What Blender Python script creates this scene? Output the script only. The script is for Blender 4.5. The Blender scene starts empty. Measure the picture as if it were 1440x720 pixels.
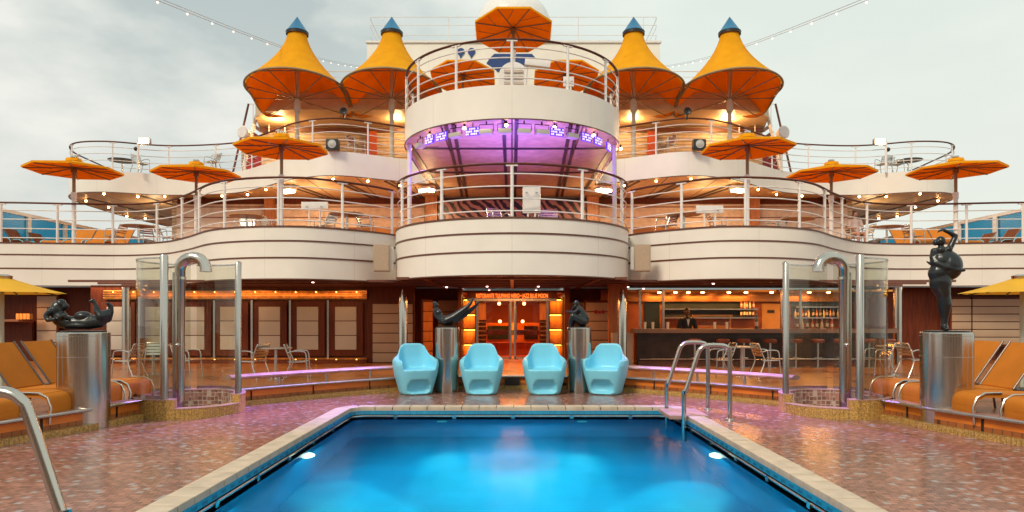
import bpy, bmesh, math, random
from mathutils import Vector, Matrix, noise
random.seed(7)
PI=math.pi
sc=bpy.context.scene
COL=sc.collection
F=950.0
def X(px,d): return (px-720)*d/F
def Z(py,d): return 1.6+(445-py)*d/F
# ---------------------------------------------------------------- materials
MATS={}
def nt(name):
    m=bpy.data.materials.new(name); m.use_nodes=True
    t=m.node_tree; b=t.nodes['Principled BSDF']; return m,t,b
def lk(t,a,b): t.links.new(a,b)
def mat(name,col,rough=.5,metal=0,noise_amt=.12,scale=3.0,bump=0,coat=0,stretch=None,spec=None,rvar=0):
    if name in MATS: return MATS[name]
    m,t,b=nt(name); N=t.nodes
    tc=N.new('ShaderNodeTexCoord'); mp=N.new('ShaderNodeMapping')
    lk(t,tc.outputs['Object'],mp.inputs[0])
    if stretch: mp.inputs['Scale'].default_value=stretch
    nz=N.new('ShaderNodeTexNoise'); nz.inputs['Scale'].default_value=scale; nz.inputs['Detail'].default_value=5
    lk(t,mp.outputs[0],nz.inputs['Vector'])
    r=N.new('ShaderNodeValToRGB')
    r.color_ramp.elements[0].position=.3; r.color_ramp.elements[1].position=.7
    c=col
    r.color_ramp.elements[0].color=(c[0]*(1-noise_amt),c[1]*(1-noise_amt),c[2]*(1-noise_amt),1)
    r.color_ramp.elements[1].color=(min(1,c[0]*(1+noise_amt*.6)),min(1,c[1]*(1+noise_amt*.6)),min(1,c[2]*(1+noise_amt*.6)),1)
    lk(t,nz.outputs[0],r.inputs[0]); lk(t,r.outputs[0],b.inputs['Base Color'])
    b.inputs['Roughness'].default_value=rough; b.inputs['Metallic'].default_value=metal
    if rvar:
        mr=N.new('ShaderNodeMapRange'); mr.inputs[3].default_value=max(.02,rough-rvar); mr.inputs[4].default_value=rough+rvar
        lk(t,nz.outputs[0],mr.inputs[0]); lk(t,mr.outputs[0],b.inputs['Roughness'])
    if spec is not None: b.inputs['Specular IOR Level'].default_value=spec
    if coat: b.inputs['Coat Weight'].default_value=coat; b.inputs['Coat Roughness'].default_value=.1
    if bump:
        bp=N.new('ShaderNodeBump'); bp.inputs['Strength'].default_value=bump; bp.inputs['Distance'].default_value=.02
        lk(t,nz.outputs[0],bp.inputs['Height']); lk(t,bp.outputs[0],b.inputs['Normal'])
    MATS[name]=m; return m
def emis(name,col,s):
    if name in MATS: return MATS[name]
    m,t,b=nt(name)
    b.inputs['Base Color'].default_value=(*col,1); b.inputs['Emission Color'].default_value=(*col,1); b.inputs['Emission Strength'].default_value=s
    MATS[name]=m; return m
def fabric(name,col,trans=.35,rough=.7):
    m=mat(name,col,rough,noise_amt=.10,scale=2.5); t=m.node_tree; N=t.nodes; b=N['Principled BSDF']
    tr=N.new('ShaderNodeBsdfTranslucent'); mx=N.new('ShaderNodeMixShader'); mx.inputs[0].default_value=trans
    b.inputs['Specular IOR Level'].default_value=.15
    src=b.inputs['Base Color'].links[0].from_socket; lk(t,src,tr.inputs[0])
    # fine weave
    tc=[n for n in N if n.type=='TEX_COORD'][0]
    nz=N.new('ShaderNodeTexNoise'); nz.inputs['Scale'].default_value=60; lk(t,tc.outputs['Object'],nz.inputs['Vector'])
    bp=N.new('ShaderNodeBump'); bp.inputs['Strength'].default_value=.15; bp.inputs['Distance'].default_value=.01
    lk(t,nz.outputs[0],bp.inputs['Height']); lk(t,bp.outputs[0],b.inputs['Normal'])
    out=[n for n in N if n.type=='OUTPUT_MATERIAL'][0]
    lk(t,b.outputs[0],mx.inputs[1]); lk(t,tr.outputs[0],mx.inputs[2]); lk(t,mx.outputs[0],out.inputs[0]); return m
def glass(name,tint,gl_rough=.02,ior=1.45,waves=0,dirty=0,refl=1.0):
    m,t,b=nt(name); N=t.nodes; N.remove(b)
    out=[n for n in N if n.type=='OUTPUT_MATERIAL'][0]
    tr=N.new('ShaderNodeBsdfTransparent'); tr.inputs[0].default_value=(*tint,1)
    g=N.new('ShaderNodeBsdfGlossy'); g.inputs['Roughness'].default_value=gl_rough; g.inputs[0].default_value=(1,1,1,1)
    fr=N.new('ShaderNodeFresnel'); geo=N.new('ShaderNodeNewGeometry'); im=N.new('ShaderNodeMapRange'); im.inputs[3].default_value=ior; im.inputs[4].default_value=1/ior; lk(t,geo.outputs['Backfacing'],im.inputs[0]); lk(t,im.outputs[0],fr.inputs[0]); mx=N.new('ShaderNodeMixShader')
    rm_=N.new('ShaderNodeMath'); rm_.operation='MULTIPLY'; rm_.inputs[1].default_value=refl; lk(t,fr.outputs[0],rm_.inputs[0]); lk(t,rm_.outputs[0],mx.inputs[0]); lk(t,tr.outputs[0],mx.inputs[1]); lk(t,g.outputs[0],mx.inputs[2])
    last=mx
    if waves:
        tc=N.new('ShaderNodeTexCoord'); nz=N.new('ShaderNodeTexNoise'); nz.inputs['Scale'].default_value=2.2; nz.inputs['Detail'].default_value=3
        lk(t,tc.outputs['Object'],nz.inputs['Vector'])
        bp=N.new('ShaderNodeBump'); bp.inputs['Strength'].default_value=waves; bp.inputs['Distance'].default_value=.05
        lk(t,nz.outputs[0],bp.inputs['Height']); lk(t,bp.outputs[0],g.inputs['Normal']); lk(t,bp.outputs[0],fr.inputs['Normal'])
    if dirty:
        d=N.new('ShaderNodeBsdfDiffuse'); d.inputs[0].default_value=(.5,.5,.45,1); m2=N.new('ShaderNodeMixShader')
        tc=N.new('ShaderNodeTexCoord'); nz=N.new('ShaderNodeTexNoise'); nz.inputs['Scale'].default_value=3; lk(t,tc.outputs['Object'],nz.inputs['Vector'])
        mr=N.new('ShaderNodeMapRange'); mr.inputs[3].default_value=0; mr.inputs[4].default_value=dirty; lk(t,nz.outputs[0],mr.inputs[0]); lk(t,mr.outputs[0],m2.inputs[0])
        lk(t,mx.outputs[0],m2.inputs[1]); lk(t,d.outputs[0],m2.inputs[2]); last=m2
    lk(t,last.outputs[0],out.inputs[0]); MATS[name]=m; return m
def tilemat(name,c1,c2,mortar,bw,bh,rough=.3,msize=.008,flecks=0,fleckcol=(.8,.75,.8),bump=.2,coords='Object',rot=0,rvar=.1,wear=.25,scale_vec=None):
    m,t,b=nt(name); N=t.nodes
    tc=N.new('ShaderNodeTexCoord'); mp=N.new('ShaderNodeMapping'); lk(t,tc.outputs[coords],mp.inputs[0]); mp.inputs['Rotation'].default_value=(0,0,rot)
    if scale_vec: mp.inputs['Scale'].default_value=scale_vec
    br=N.new('ShaderNodeTexBrick'); lk(t,mp.outputs[0],br.inputs['Vector'])
    br.inputs['Scale'].default_value=1; br.inputs['Brick Width'].default_value=bw; br.inputs['Row Height'].default_value=bh
    br.inputs['Mortar Size'].default_value=msize; br.inputs['Color1'].default_value=(*c1,1); br.inputs['Color2'].default_value=(*c2,1); br.inputs['Mortar'].default_value=(*mortar,1)
    nz=N.new('ShaderNodeTexNoise'); nz.inputs['Scale'].default_value=1.1; nz.inputs['Detail'].default_value=6; lk(t,tc.outputs[coords],nz.inputs['Vector'])
    mr=N.new('ShaderNodeMapRange'); mr.inputs[1].default_value=.3; mr.inputs[2].default_value=.7; mr.inputs[3].default_value=1-wear; mr.inputs[4].default_value=1+wear*.6; lk(t,nz.outputs[0],mr.inputs[0])
    ml=N.new('ShaderNodeVectorMath'); ml.operation='SCALE'; lk(t,br.outputs[0],ml.inputs[0]); lk(t,mr.outputs[0],ml.inputs['Scale'])
    last=ml.outputs[0]
    if flecks:
        # per-tile random via white noise on snapped coordinates
        sn=N.new('ShaderNodeVectorMath'); sn.operation='SNAP'; lk(t,mp.outputs[0],sn.inputs[0]); sn.inputs[1].default_value=(bw*.5,bh,1)
        wn=N.new('ShaderNodeTexWhiteNoise'); wn.noise_dimensions='2D'; lk(t,sn.outputs[0],wn.inputs['Vector'])
        th=N.new('ShaderNodeMath'); th.operation='LESS_THAN'; lk(t,wn.outputs[0],th.inputs[0]); th.inputs[1].default_value=flecks
        mx=N.new('ShaderNodeMixRGB'); lk(t,th.outputs[0],mx.inputs[0]); lk(t,last,mx.inputs[1]); mx.inputs[2].default_value=(*fleckcol,1)
        # darker brown/red tiles too
        hs=N.new('ShaderNodeHueSaturation'); lk(t,mx.outputs[0],hs.inputs['Color'])
        m3=N.new('ShaderNodeMapRange'); lk(t,wn.outputs[0],m3.inputs[0]); m3.inputs[3].default_value=.65; m3.inputs[4].default_value=1.3; lk(t,m3.outputs[0],hs.inputs['Value'])
        last=hs.outputs[0]
    lk(t,last,b.inputs['Base Color'])
    r2=N.new('ShaderNodeMapRange'); r2.inputs[3].default_value=max(.03,rough-rvar); r2.inputs[4].default_value=rough+rvar; lk(t,nz.outputs[0],r2.inputs[0]); lk(t,r2.outputs[0],b.inputs['Roughness'])
    bp=N.new('ShaderNodeBump'); bp.inputs['Strength'].default_value=bump; bp.inputs['Distance'].default_value=.006; bp.invert=True
    if flecks:
        ad=N.new('ShaderNodeMath'); ad.operation='MULTIPLY_ADD'; lk(t,wn.outputs[0],ad.inputs[0]); ad.inputs[1].default_value=.5; lk(t,br.outputs[1],ad.inputs[2]); lk(t,ad.outputs[0],bp.inputs['Height'])
    else: lk(t,br.outputs[1],bp.inputs['Height'])
    lk(t,bp.outputs[0],b.inputs['Normal']); MATS[name]=m; return m
def mosaic(name,c,scale,grout=None):
    m,t,b=nt(name); N=t.nodes; tc=N.new('ShaderNodeTexCoord'); vo=N.new('ShaderNodeTexVoronoi'); vo.inputs['Scale'].default_value=scale; vo.distance='CHEBYCHEV'; vo.inputs['Randomness'].default_value=.25
    lk(t,tc.outputs['Object'],vo.inputs['Vector']); sp=N.new('ShaderNodeSeparateColor'); lk(t,vo.outputs['Color'],sp.inputs[0])
    mr=N.new('ShaderNodeMapRange'); mr.inputs[3].default_value=.6; mr.inputs[4].default_value=1.45; lk(t,sp.outputs[0],mr.inputs[0])
    sc_=N.new('ShaderNodeVectorMath'); sc_.operation='SCALE'; sc_.inputs[0].default_value=c; lk(t,mr.outputs[0],sc_.inputs['Scale'])
    gt=N.new('ShaderNodeMath'); gt.operation='GREATER_THAN'; gt.inputs[1].default_value=.43; lk(t,vo.outputs['Distance'],gt.inputs[0])
    mx=N.new('ShaderNodeMixRGB'); lk(t,gt.outputs[0],mx.inputs[0]); lk(t,sc_.outputs[0],mx.inputs[1]); mx.inputs[2].default_value=(*(grout or tuple(x*.5 for x in c)),1)
    lk(t,mx.outputs[0],b.inputs['Base Color']); b.inputs['Roughness'].default_value=.32; MATS[name]=m; return m
def boards(name,c,gapc,w,axis='X',rough=.5,coat=0,na=.2,lw=None):
    """long boards: lines every w metres across one axis"""
    m=mat(name,c,rough,noise_amt=na,scale=4 if na>.1 else 1.1,stretch=(1,1,1),coat=coat); t=m.node_tree; N=t.nodes; b=N['Principled BSDF']
    tc=[n for n in N if n.type=='TEX_COORD'][0]
    sp=N.new('ShaderNodeSeparateXYZ'); lk(t,tc.outputs['Object'],sp.inputs[0])
    fm=N.new('ShaderNodeMath'); fm.operation='PINGPONG'; lk(t,sp.outputs[axis],fm.inputs[0]); fm.inputs[1].default_value=w/2
    ls=N.new('ShaderNodeMath'); ls.operation='LESS_THAN'; lk(t,fm.outputs[0],ls.inputs[0]); ls.inputs[1].default_value=lw or max(.004,min(.024,w*.11))
    src=b.inputs['Base Color'].links[0].from_socket
    mx=N.new('ShaderNodeMixRGB'); lk(t,ls.outputs[0],mx.inputs[0]); lk(t,src,mx.inputs[1]); mx.inputs[2].default_value=(*gapc,1); lk(t,mx.outputs[0],b.inputs['Base Color']); return m

WHITE=boards('white_paint',(.84,.80,.72),(.70,.66,.58),2.1,'X',.38,na=.06,lw=.006)
WHITE2=mat('white_rail_paint',(.80,.77,.74),.3,noise_amt=.08,scale=6)
CREAM=mat('cream_panel',(.46,.42,.36),.45,noise_amt=.07,scale=1.2)
TAN=mat('tan_panel',(.42,.30,.20),.5,noise_amt=.08,scale=1.5)
BROWN=mat('brown_trim',(.13,.045,.022),.35,noise_amt=.25,scale=8,stretch=(1,1,6))
HAND=mat('varnished_handrail',(.12,.036,.018),.5,noise_amt=.25,scale=8,spec=.3)
DARKW=mat('dark_mahogany',(.115,.026,.010),.5,noise_amt=.35,scale=3,stretch=(6,6,.6),spec=.2)
WOOD=mat('orange_wood',(.42,.14,.03),.4,noise_amt=.3,scale=3,stretch=(6,6,.6))
CEIL0=boards('lower_ceiling',(.10,.028,.014),(.02,.006,.004),1.15,'X',.25,coat=.5)
SOFF=boards('soffit_panel',(.60,.44,.25),(.10,.05,.03),1.9,'X',.45)
DARK=mat('dark_metal',(.03,.025,.022),.4,.3)
STEEL=mat('polished_steel',(.56,.52,.46),.17,1,noise_amt=.10,scale=5,stretch=(1,1,.2),rvar=.03)
BRUSH=mat('brushed_steel',(.52,.49,.45),.24,1,noise_amt=.12,scale=9,stretch=(1,1,.1),rvar=.05)
ALU=mat('aluminium',(.62,.59,.54),.25,1,noise_amt=.08,scale=9)
BRONZE=mat('dark_bronze',(.018,.022,.024),.32,.35,noise_amt=.35,scale=6,bump=.25,coat=.15)
COPPER=mat('copper_slat',(.75,.33,.10),.22,1,noise_amt=.3,scale=6,rvar=.08)
YEL=fabric('yellow_canvas',(1,.50,.01),.40)
ORL=fabric('orange_underside',(1,.30,.012),.6)  # for the added underside layers; light through the cloth is put into this orange
YEL2=fabric('yellow_parasol',(.84,.47,.04),.2)
SLING=fabric('orange_sling',(.66,.22,.025),.15)
BSLING=fabric('brown_sling',(.22,.07,.03),.15)
BLUEC=mat('blue_cone_paint',(.01,.16,.33),.35)
LOGO=mat('logo_blue',(.015,.05,.20),.4)
FRAMEB=mat('canopy_frame',(.28,.19,.10),.45,.3)
CHAIRB=mat('blue_plastic',(.21,.66,.86),.35,noise_amt=.05,scale=2,rvar=.06)
GLS=glass('clear_glass',(.90,.90,.85),dirty=.012)
DGL=glass('dark_glass',(.80,.55,.42),refl=.6)
CYAN=glass('cyan_glass',(.05,.50,.66),.3,dirty=.12,refl=.6)
WATER=glass('pool_water',(.30,.88,.97),.16,1.20,waves=.10,refl=.22)
def watermat():
    m,t,b=nt('pool_water'); N=t.nodes; N.remove(b); out=[n for n in N if n.type=='OUTPUT_MATERIAL'][0]
    rf=N.new('ShaderNodeBsdfRefraction'); rf.inputs['IOR'].default_value=1.33; rf.inputs['Roughness'].default_value=.04; rf.inputs[0].default_value=(.10,.86,.93,1)
    g=N.new('ShaderNodeBsdfGlossy'); g.inputs['Roughness'].default_value=.16
    fr=N.new('ShaderNodeFresnel'); fr.inputs[0].default_value=1.22; ml=N.new('ShaderNodeMath'); ml.operation='MULTIPLY'; ml.inputs[1].default_value=.22; lk(t,fr.outputs[0],ml.inputs[0])
    mx=N.new('ShaderNodeMixShader'); lk(t,ml.outputs[0],mx.inputs[0]); lk(t,rf.outputs[0],mx.inputs[1]); lk(t,g.outputs[0],mx.inputs[2]); lk(t,mx.outputs[0],out.inputs[0])
    tc=N.new('ShaderNodeTexCoord'); mp=N.new('ShaderNodeMapping'); mp.inputs['Scale'].default_value=(1,.6,1); lk(t,tc.outputs['Object'],mp.inputs[0])
    nz=N.new('ShaderNodeTexNoise'); nz.inputs['Scale'].default_value=2.6; nz.inputs['Detail'].default_value=4; lk(t,mp.outputs[0],nz.inputs['Vector'])
    bp=N.new('ShaderNodeBump'); bp.inputs['Strength'].default_value=.16; bp.inputs['Distance'].default_value=.05; lk(t,nz.outputs[0],bp.inputs['Height'])
    lk(t,bp.outputs[0],g.inputs['Normal']); lk(t,bp.outputs[0],rf.inputs['Normal']); MATS['pool_water']=m; return m
WATER=watermat()
POOLB=mat('pool_paint',(.02,.34,.54),.4,noise_amt=.25,scale=.8)
BAND=tilemat('pool_band_tile',(.01,.22,.42),(.01,.27,.50),(.01,.12,.25),.1,.1,.25,.003)
DECKT=tilemat('pool_deck_tile',(.40,.185,.13),(.30,.125,.09),(.13,.07,.055),.12,.06,.19,.005,wear=.12,flecks=.06,fleckcol=(.58,.50,.48),bump=.35,rvar=.08)
TERR=tilemat('terrace_floor',(.42,.14,.035),(.33,.10,.025),(.10,.04,.018),1.2,.12,.30,.006,bump=.15)
GOLDM=mosaic('gold_mosaic',(.52,.31,.09),55)
REDM=mosaic('brown_mosaic',(.30,.15,.11),14,(.5,.4,.33))
COPE=mat('coping_stone',(.62,.50,.38),.45,noise_amt=.18,scale=5,bump=.1)
ORANGEP=mat('orange_paint',(.72,.20,.02),.35,noise_amt=.2,scale=2)
LEDGE=mat('teak_bench',(.50,.30,.26),.4,noise_amt=.25,scale=4)
BULB=emis('bulb_warm',(1,.52,.18),45)
TUBE=emis('tube_warm',(1,.72,.38),26)
FLOOD=emis('flood_warm',(1,.58,.22),30)
PINKD=emis('downlight_pink',(1,.55,.5),12)
STRIP=emis('shelf_strip',(1,.45,.05),9)
SIGNE=emis('sign_glow',(1,.20,.03),2.2)
LEDP=emis('led_purple',(.16,.06,.8),.45)
LEDW=emis('led_lavender',(.72,.60,1),1.4)
# ---------------------------------------------------------------- mesh builder
class MB:
    def __init__(s): s.v=[]; s.f=[]; s.m=[]; s.mi=0
    def add(s,vs,fs):
        n=len(s.v); s.v+= [tuple(p) for p in vs]; s.f+=[tuple(i+n for i in f) for f in fs]; s.m+=[s.mi]*len(fs); return s
    def box(s,x0,x1,y0,y1,z0,z1,rz=0,c=None):
        vs=[(x,y,z) for x in (x0,x1) for y in (y0,y1) for z in (z0,z1)]
        if rz:
            cx,cy=c if c else ((x0+x1)/2,(y0+y1)/2); ca,sa=math.cos(rz),math.sin(rz)
            vs=[(cx+(x-cx)*ca-(y-cy)*sa,cy+(x-cx)*sa+(y-cy)*ca,z) for x,y,z in vs]
        return s.add(vs,[(0,1,3,2),(4,6,7,5),(0,4,5,1),(2,3,7,6),(0,2,6,4),(1,5,7,3)])
    def tube(s,pts,r,n=8,caps=True,closed=False,flat=None):
        pts=[Vector(p) for p in pts]; N=len(pts); rs=r if isinstance(r,(list,tuple)) else [r]*N
        T=[]
        for i in range(N):
            a=pts[(i-1)%N] if (closed or i>0) else pts[0]; b=pts[(i+1)%N] if (closed or i<N-1) else pts[-1]
            T.append((b-a).normalized() if (b-a).length>1e-9 else Vector((0,0,1)))
        up=Vector((0,0,1)) if abs(T[0].z)<.9 else Vector((1,0,0))
        u=(up-T[0]*up.dot(T[0])).normalized(); vs=[]
        for i in range(N):
            u=(u-T[i]*u.dot(T[i])); u=u.normalized() if u.length>1e-6 else Vector((1,0,0)); w=T[i].cross(u)
            for k in range(n):
                a=2*PI*(k+.5)/n; cu,cw=math.cos(a),math.sin(a)
                if flat: cu*=flat
                vs.append(pts[i]+(u*cu+w*cw)*rs[i])
        fs=[]
        for i in range(N if closed else N-1):
            j=(i+1)%N
            for k in range(n): fs.append((i*n+k,i*n+(k+1)%n,j*n+(k+1)%n,j*n+k))
        if caps and not closed: fs.append(tuple(range(n-1,-1,-1))); fs.append(tuple((N-1)*n+k for k in range(n)))
        return s.add(vs,fs)
    def lathe(s,prof,n=32,c=(0,0,0),cap=True):
        vs=[];fs=[]
        for r,z in prof:
            for k in range(n):
                a=2*PI*k/n; vs.append((c[0]+r*math.cos(a),c[1]+r*math.sin(a),c[2]+z))
        for i in range(len(prof)-1):
            for k in range(n): fs.append((i*n+k,i*n+(k+1)%n,(i+1)*n+(k+1)%n,(i+1)*n+k))
        if cap:
            if prof[0][0]>1e-5: fs.append(tuple(range(n-1,-1,-1)))
            if prof[-1][0]>1e-5: fs.append(tuple((len(prof)-1)*n+k for k in range(n)))
        return s.add(vs,fs)
    def cyl(s,x,y,z0,z1,r,n=20): return s.lathe([(r,z0),(r,z1)],n,(x,y,0))
    def ball(s,c,r,n=12,m=8):
        r3=r if isinstance(r,(tuple,list)) else (r,r,r)
        vs=[];fs=[]
        for i in range(m+1):
            t=PI*i/m
            for k in range(n):
                a=2*PI*k/n; vs.append((c[0]+r3[0]*math.sin(t)*math.cos(a),c[1]+r3[1]*math.sin(t)*math.sin(a),c[2]-r3[2]*math.cos(t)))
        for i in range(m):
            for k in range(n): fs.append((i*n+k,i*n+(k+1)%n,(i+1)*n+(k+1)%n,(i+1)*n+k))
        return s.add(vs,fs)
    def ribbon(s,path,z0,z1,th=.03,side=1):
        """vertical wall following a plan path; th = thickness to the +side normal"""
        P=[Vector((p[0],p[1])) for p in path]; N=len(P); vs=[];fs=[]
        for i in range(N):
            a=P[max(0,i-1)];b=P[min(N-1,i+1)]; t=(b-a).normalized(); nrm=Vector((-t.y,t.x))*side
            q=P[i]+nrm*th
            vs+=[(P[i].x,P[i].y,z0),(P[i].x,P[i].y,z1),(q.x,q.y,z1),(q.x,q.y,z0)]
        for i in range(N-1):
            for k in range(4): fs.append((i*4+k,i*4+(k+1)%4,(i+1)*4+(k+1)%4,(i+1)*4+k))
        fs+= [(3,2,1,0),tuple((N-1)*4+k for k in range(4))]
        return s.add(vs,fs)
    def prism(s,poly,z0,z1):
        n=len(poly); vs=[(x,y,z0) for x,y in poly]+[(x,y,z1) for x,y in poly]
        fs=[(i,(i+1)%n,n+(i+1)%n,n+i) for i in range(n)]
        fs.append(tuple(range(n-1,-1,-1))); fs.append(tuple(range(n,2*n)))
        return s.add(vs,fs)
    def vprism(s,poly,y0,y1):
        """polygon in XZ extruded along y"""
        n=len(poly); vs=[(x,y0,z) for x,z in poly]+[(x,y1,z) for x,z in poly]
        fs=[(i,(i+1)%n,n+(i+1)%n,n+i) for i in range(n)]
        fs.append(tuple(range(n-1,-1,-1))); fs.append(tuple(range(n,2*n)))
        return s.add(vs,fs)
    def build(s,name,m,parent=None,loc=None,sharp=35,bevel=0,recalc=True):
        me=bpy.data.meshes.new(name); me.from_pydata(s.v,[],s.f)
        ms=m if isinstance(m,(list,tuple)) else [m]
        for k in ms: me.materials.append(k)
        if len(ms)>1:
            for p,i in zip(me.polygons,s.m): p.material_index=i
        if recalc or bevel:
            bm=bmesh.new(); bm.from_mesh(me); bmesh.ops.remove_doubles(bm,verts=bm.verts,dist=1e-5)
            if recalc: bmesh.ops.recalc_face_normals(bm,faces=bm.faces)
            if bevel:
                es=[e for e in bm.edges if len(e.link_faces)==2 and e.calc_face_angle(0)>.6]
                bmesh.ops.bevel(bm,geom=es,offset=bevel,segments=2,profile=.7,affect='EDGES')
            bm.to_mesh(me); bm.free()
        for p in me.polygons: p.use_smooth=True
        me.set_sharp_from_angle(angle=math.radians(sharp))
        o=bpy.data.objects.new(name,me); COL.objects.link(o)
        if parent: o.parent=parent
        if loc: o.location=loc
        return o
def tag(o,label=None,cat=None,group=None,kind=None):
    if label: o['label']=label
    if cat: o['category']=cat
    if group: o['group']=group
    if kind: o['kind']=kind
    return o
def thing(name,label,cat,loc=(0,0,0),rz=0,group=None):
    o=bpy.data.objects.new(name,None); COL.objects.link(o); o.location=loc; o.rotation_euler=(0,0,rz); o.empty_display_size=.1
    return tag(o,label,cat,group)
def copy_tree(o,parent=None):
    c=o.copy(); COL.objects.link(c); c.parent=parent
    for ch in list(o.children):
        if ch.name in COL.objects: copy_tree(ch,c)
    return c
def put(proto,loc,rz=0,label=None,group=None,scale=None):
    """first use moves the prototype itself, then copies"""
    if not proto.get('_used'):
        proto['_used']=1; o=proto
    else:
        o=copy_tree(proto)
    o.location=loc; o.rotation_euler=(0,0,rz)
    if label: o['label']=label
    if group: o['group']=group
    if scale: o.scale=scale
    return o
def catmull(pts,n=8):
    P=[Vector(p) for p in pts]; P=[P[0]*2-P[1]]+P+[P[-1]*2-P[-2]]; out=[]
    for i in range(1,len(P)-2):
        for k in range(n):
            t=k/n; a,b,c,d=P[i-1],P[i],P[i+1],P[i+2]
            out.append(.5*((2*b)+(c-a)*t+(2*a-5*b+4*c-d)*t*t+(3*b-a-3*c+d)*t**3))
    out.append(P[-2]); return out
def plen(P): return sum((P[i+1]-P[i]).length for i in range(len(P)-1))
def along(P,s):
    for i in range(len(P)-1):
        l=(P[i+1]-P[i]).length
        if s<=l: return P[i].lerp(P[i+1],s/l if l else 0),(P[i+1]-P[i]).normalized()
        s-=l
    return P[-1],(P[-1]-P[-2]).normalized()
def resample(P,step):
    L=plen(P); n=max(2,round(L/step)); return [along(P,L*i/n)[0] for i in range(n+1)]
def mir(P): return [Vector((-p[0],*p[1:])) for p in P]
def lamp(kind,name,loc,energy,col,parent=None,size=.3,size_y=None,rot=(0,0,0),spot=60,blend=.6,target=None):
    l=bpy.data.lights.new(name,kind); l.energy=energy; l.color=col
    if kind=='AREA':
        l.size=size
        if size_y: l.shape='RECTANGLE'; l.size_y=size_y
    elif kind=='SPOT': l.spot_size=math.radians(spot); l.spot_blend=blend; l.shadow_soft_size=size
    elif kind=='POINT': l.shadow_soft_size=size
    o=bpy.data.objects.new(name,l); COL.objects.link(o); o.location=loc; o.rotation_euler=rot
    if target is not None:
        o.rotation_euler=(Vector(target)-Vector(loc)).to_track_quat('-Z','Y').to_euler()
    if parent: o.parent=parent
    return o
def evalmesh(o,name):
    dg=bpy.context.evaluated_depsgraph_get(); me=bpy.data.meshes.new_from_object(o.evaluated_get(dg)); me.name=name
    old=o.data; o.modifiers.clear(); o.data=me; bpy.data.meshes.remove(old)
    for p in me.polygons: p.use_smooth=True
def blob(name,items,m,voxel=.02,smooth=4,parent=None,loc=None,cuts=()):
    """one continuous surface grown from tapered capsules and ellipsoids"""
    mb=MB()
    for it in items:
        if it[0]=='cap':
            p0,r0,p1,r1=it[1:]; p0=Vector(p0);p1=Vector(p1); n=6
            mb.tube([p0.lerp(p1,i/n) for i in range(n+1)],[r0+(r1-r0)*i/n for i in range(n+1)],12)
            mb.ball(p0,r0,12,8); mb.ball(p1,r1,12,8)
        elif it[0]=='ell': mb.ball(it[1],it[2],16,12)
        elif it[0]=='chain':
            pts=it[1]
            for i in range(len(pts)-1):
                p0=Vector(pts[i][:3]);r0=pts[i][3];p1=Vector(pts[i+1][:3]);r1=pts[i+1][3]; n=5
                mb.tube([p0.lerp(p1,k/n) for k in range(n+1)],[r0+(r1-r0)*k/n for k in range(n+1)],12)
            for p in pts: mb.ball(p[:3],p[3],12,8)
        elif it[0]=='mb': mb.add(it[1].v,it[1].f)
    o=mb.build(name,m,parent,loc,recalc=False)
    r=o.modifiers.new('r','REMESH'); r.mode='VOXEL'; r.voxel_size=voxel; r.use_smooth_shade=True
    if smooth:
        s=o.modifiers.new('s','SMOOTH'); s.iterations=smooth; s.factor=.5
    for c in cuts:
        pass
    evalmesh(o,name); return o
# ================================================================ GROUND, TERRACE, POOL
def poly_hole(name,outer,inner,z,m,kind='structure',parent=None):
    bm=bmesh.new()
    for loop in (outer,inner):
        vs=[bm.verts.new((x,y,z)) for x,y in loop]
        for i in range(len(vs)): bm.edges.new((vs[i],vs[(i+1)%len(vs)]))
    bmesh.ops.triangle_fill(bm,use_beauty=True,use_dissolve=False,edges=bm.edges)
    for f in bm.faces:
        if f.normal.z<0: f.normal_flip()
    me=bpy.data.meshes.new(name); bm.to_mesh(me); bm.free(); me.materials.append(m)
    o=bpy.data.objects.new(name,me); COL.objects.link(o)
    if parent: o.parent=parent
    if kind: o['kind']=kind
    return o
KERB=[(-7.6,-6),(-7.35,0),(-7.15,4),(-6.85,6.3),(-6.4,8.2),(-6.0,9.5),(-5.85,10.4),(-5.45,11.3),(-4.8,12.2),(-3.75,13.3),(-2.5,14.35),(-1.2,14.75),(0,14.85)]
KL=catmull(KERB,8); KR=mir(KL)[::-1]; K=KL+KR[1:]
def roundrect(x0,x1,y0,y1,r,n=6):
    out=[]
    for cx,cy,a0 in ((x1-r,y0+r,-90),(x1-r,y1-r,0),(x0+r,y1-r,90),(x0+r,y0+r,180)):
        for k in range(n+1):
            a=math.radians(a0+90*k/n); out.append((cx+r*math.cos(a),cy+r*math.sin(a)))
    return out
PX0,PX1,PY0,PY1=-3.02,3.02,2.0,11.95
poly_hole('pool_deck',[(-9,-6),(9,-6),(9,16),(-9,16)],roundrect(PX0+.05,PX1-.05,PY0+.05,PY1-.05,.45),0,DECKT)
SHC=(5.38,11.3); SHR=.845
def in_shower(p): return math.hypot(abs(p.x)-SHC[0],p.y-SHC[1])<SHR
def detour(P):
    out=[]; i=0
    L=[p for p in P]
    while i<len(L):
        if not in_shower(L[i]): out.append(Vector((L[i].x,L[i].y))); i+=1; continue
        j=i
        while in_shower(L[j]): j+=1
        s=-1 if L[i].x<0 else 1; cx=s*SHC[0]
        a0=math.atan2(L[i-1].y-SHC[1],(L[i-1].x-cx)*-s); a1=math.atan2(L[j].y-SHC[1],(L[j].x-cx)*-s)
        # local frame: +x points to the pool; walk round the terrace side through angle pi
        if s<0:
            if a0<0: a0+=2*PI
            for k in range(17): a=a0+(a1-a0)*k/16; out.append(Vector((cx+SHR*math.cos(a)*-s,SHC[1]+SHR*math.sin(a))))
        else:
            if a1<0: a1+=2*PI
            for k in range(17): a=a0+(a1-a0)*k/16; out.append(Vector((cx+SHR*math.cos(a)*-s,SHC[1]+SHR*math.sin(a))))
        i=j
    return out
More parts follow.
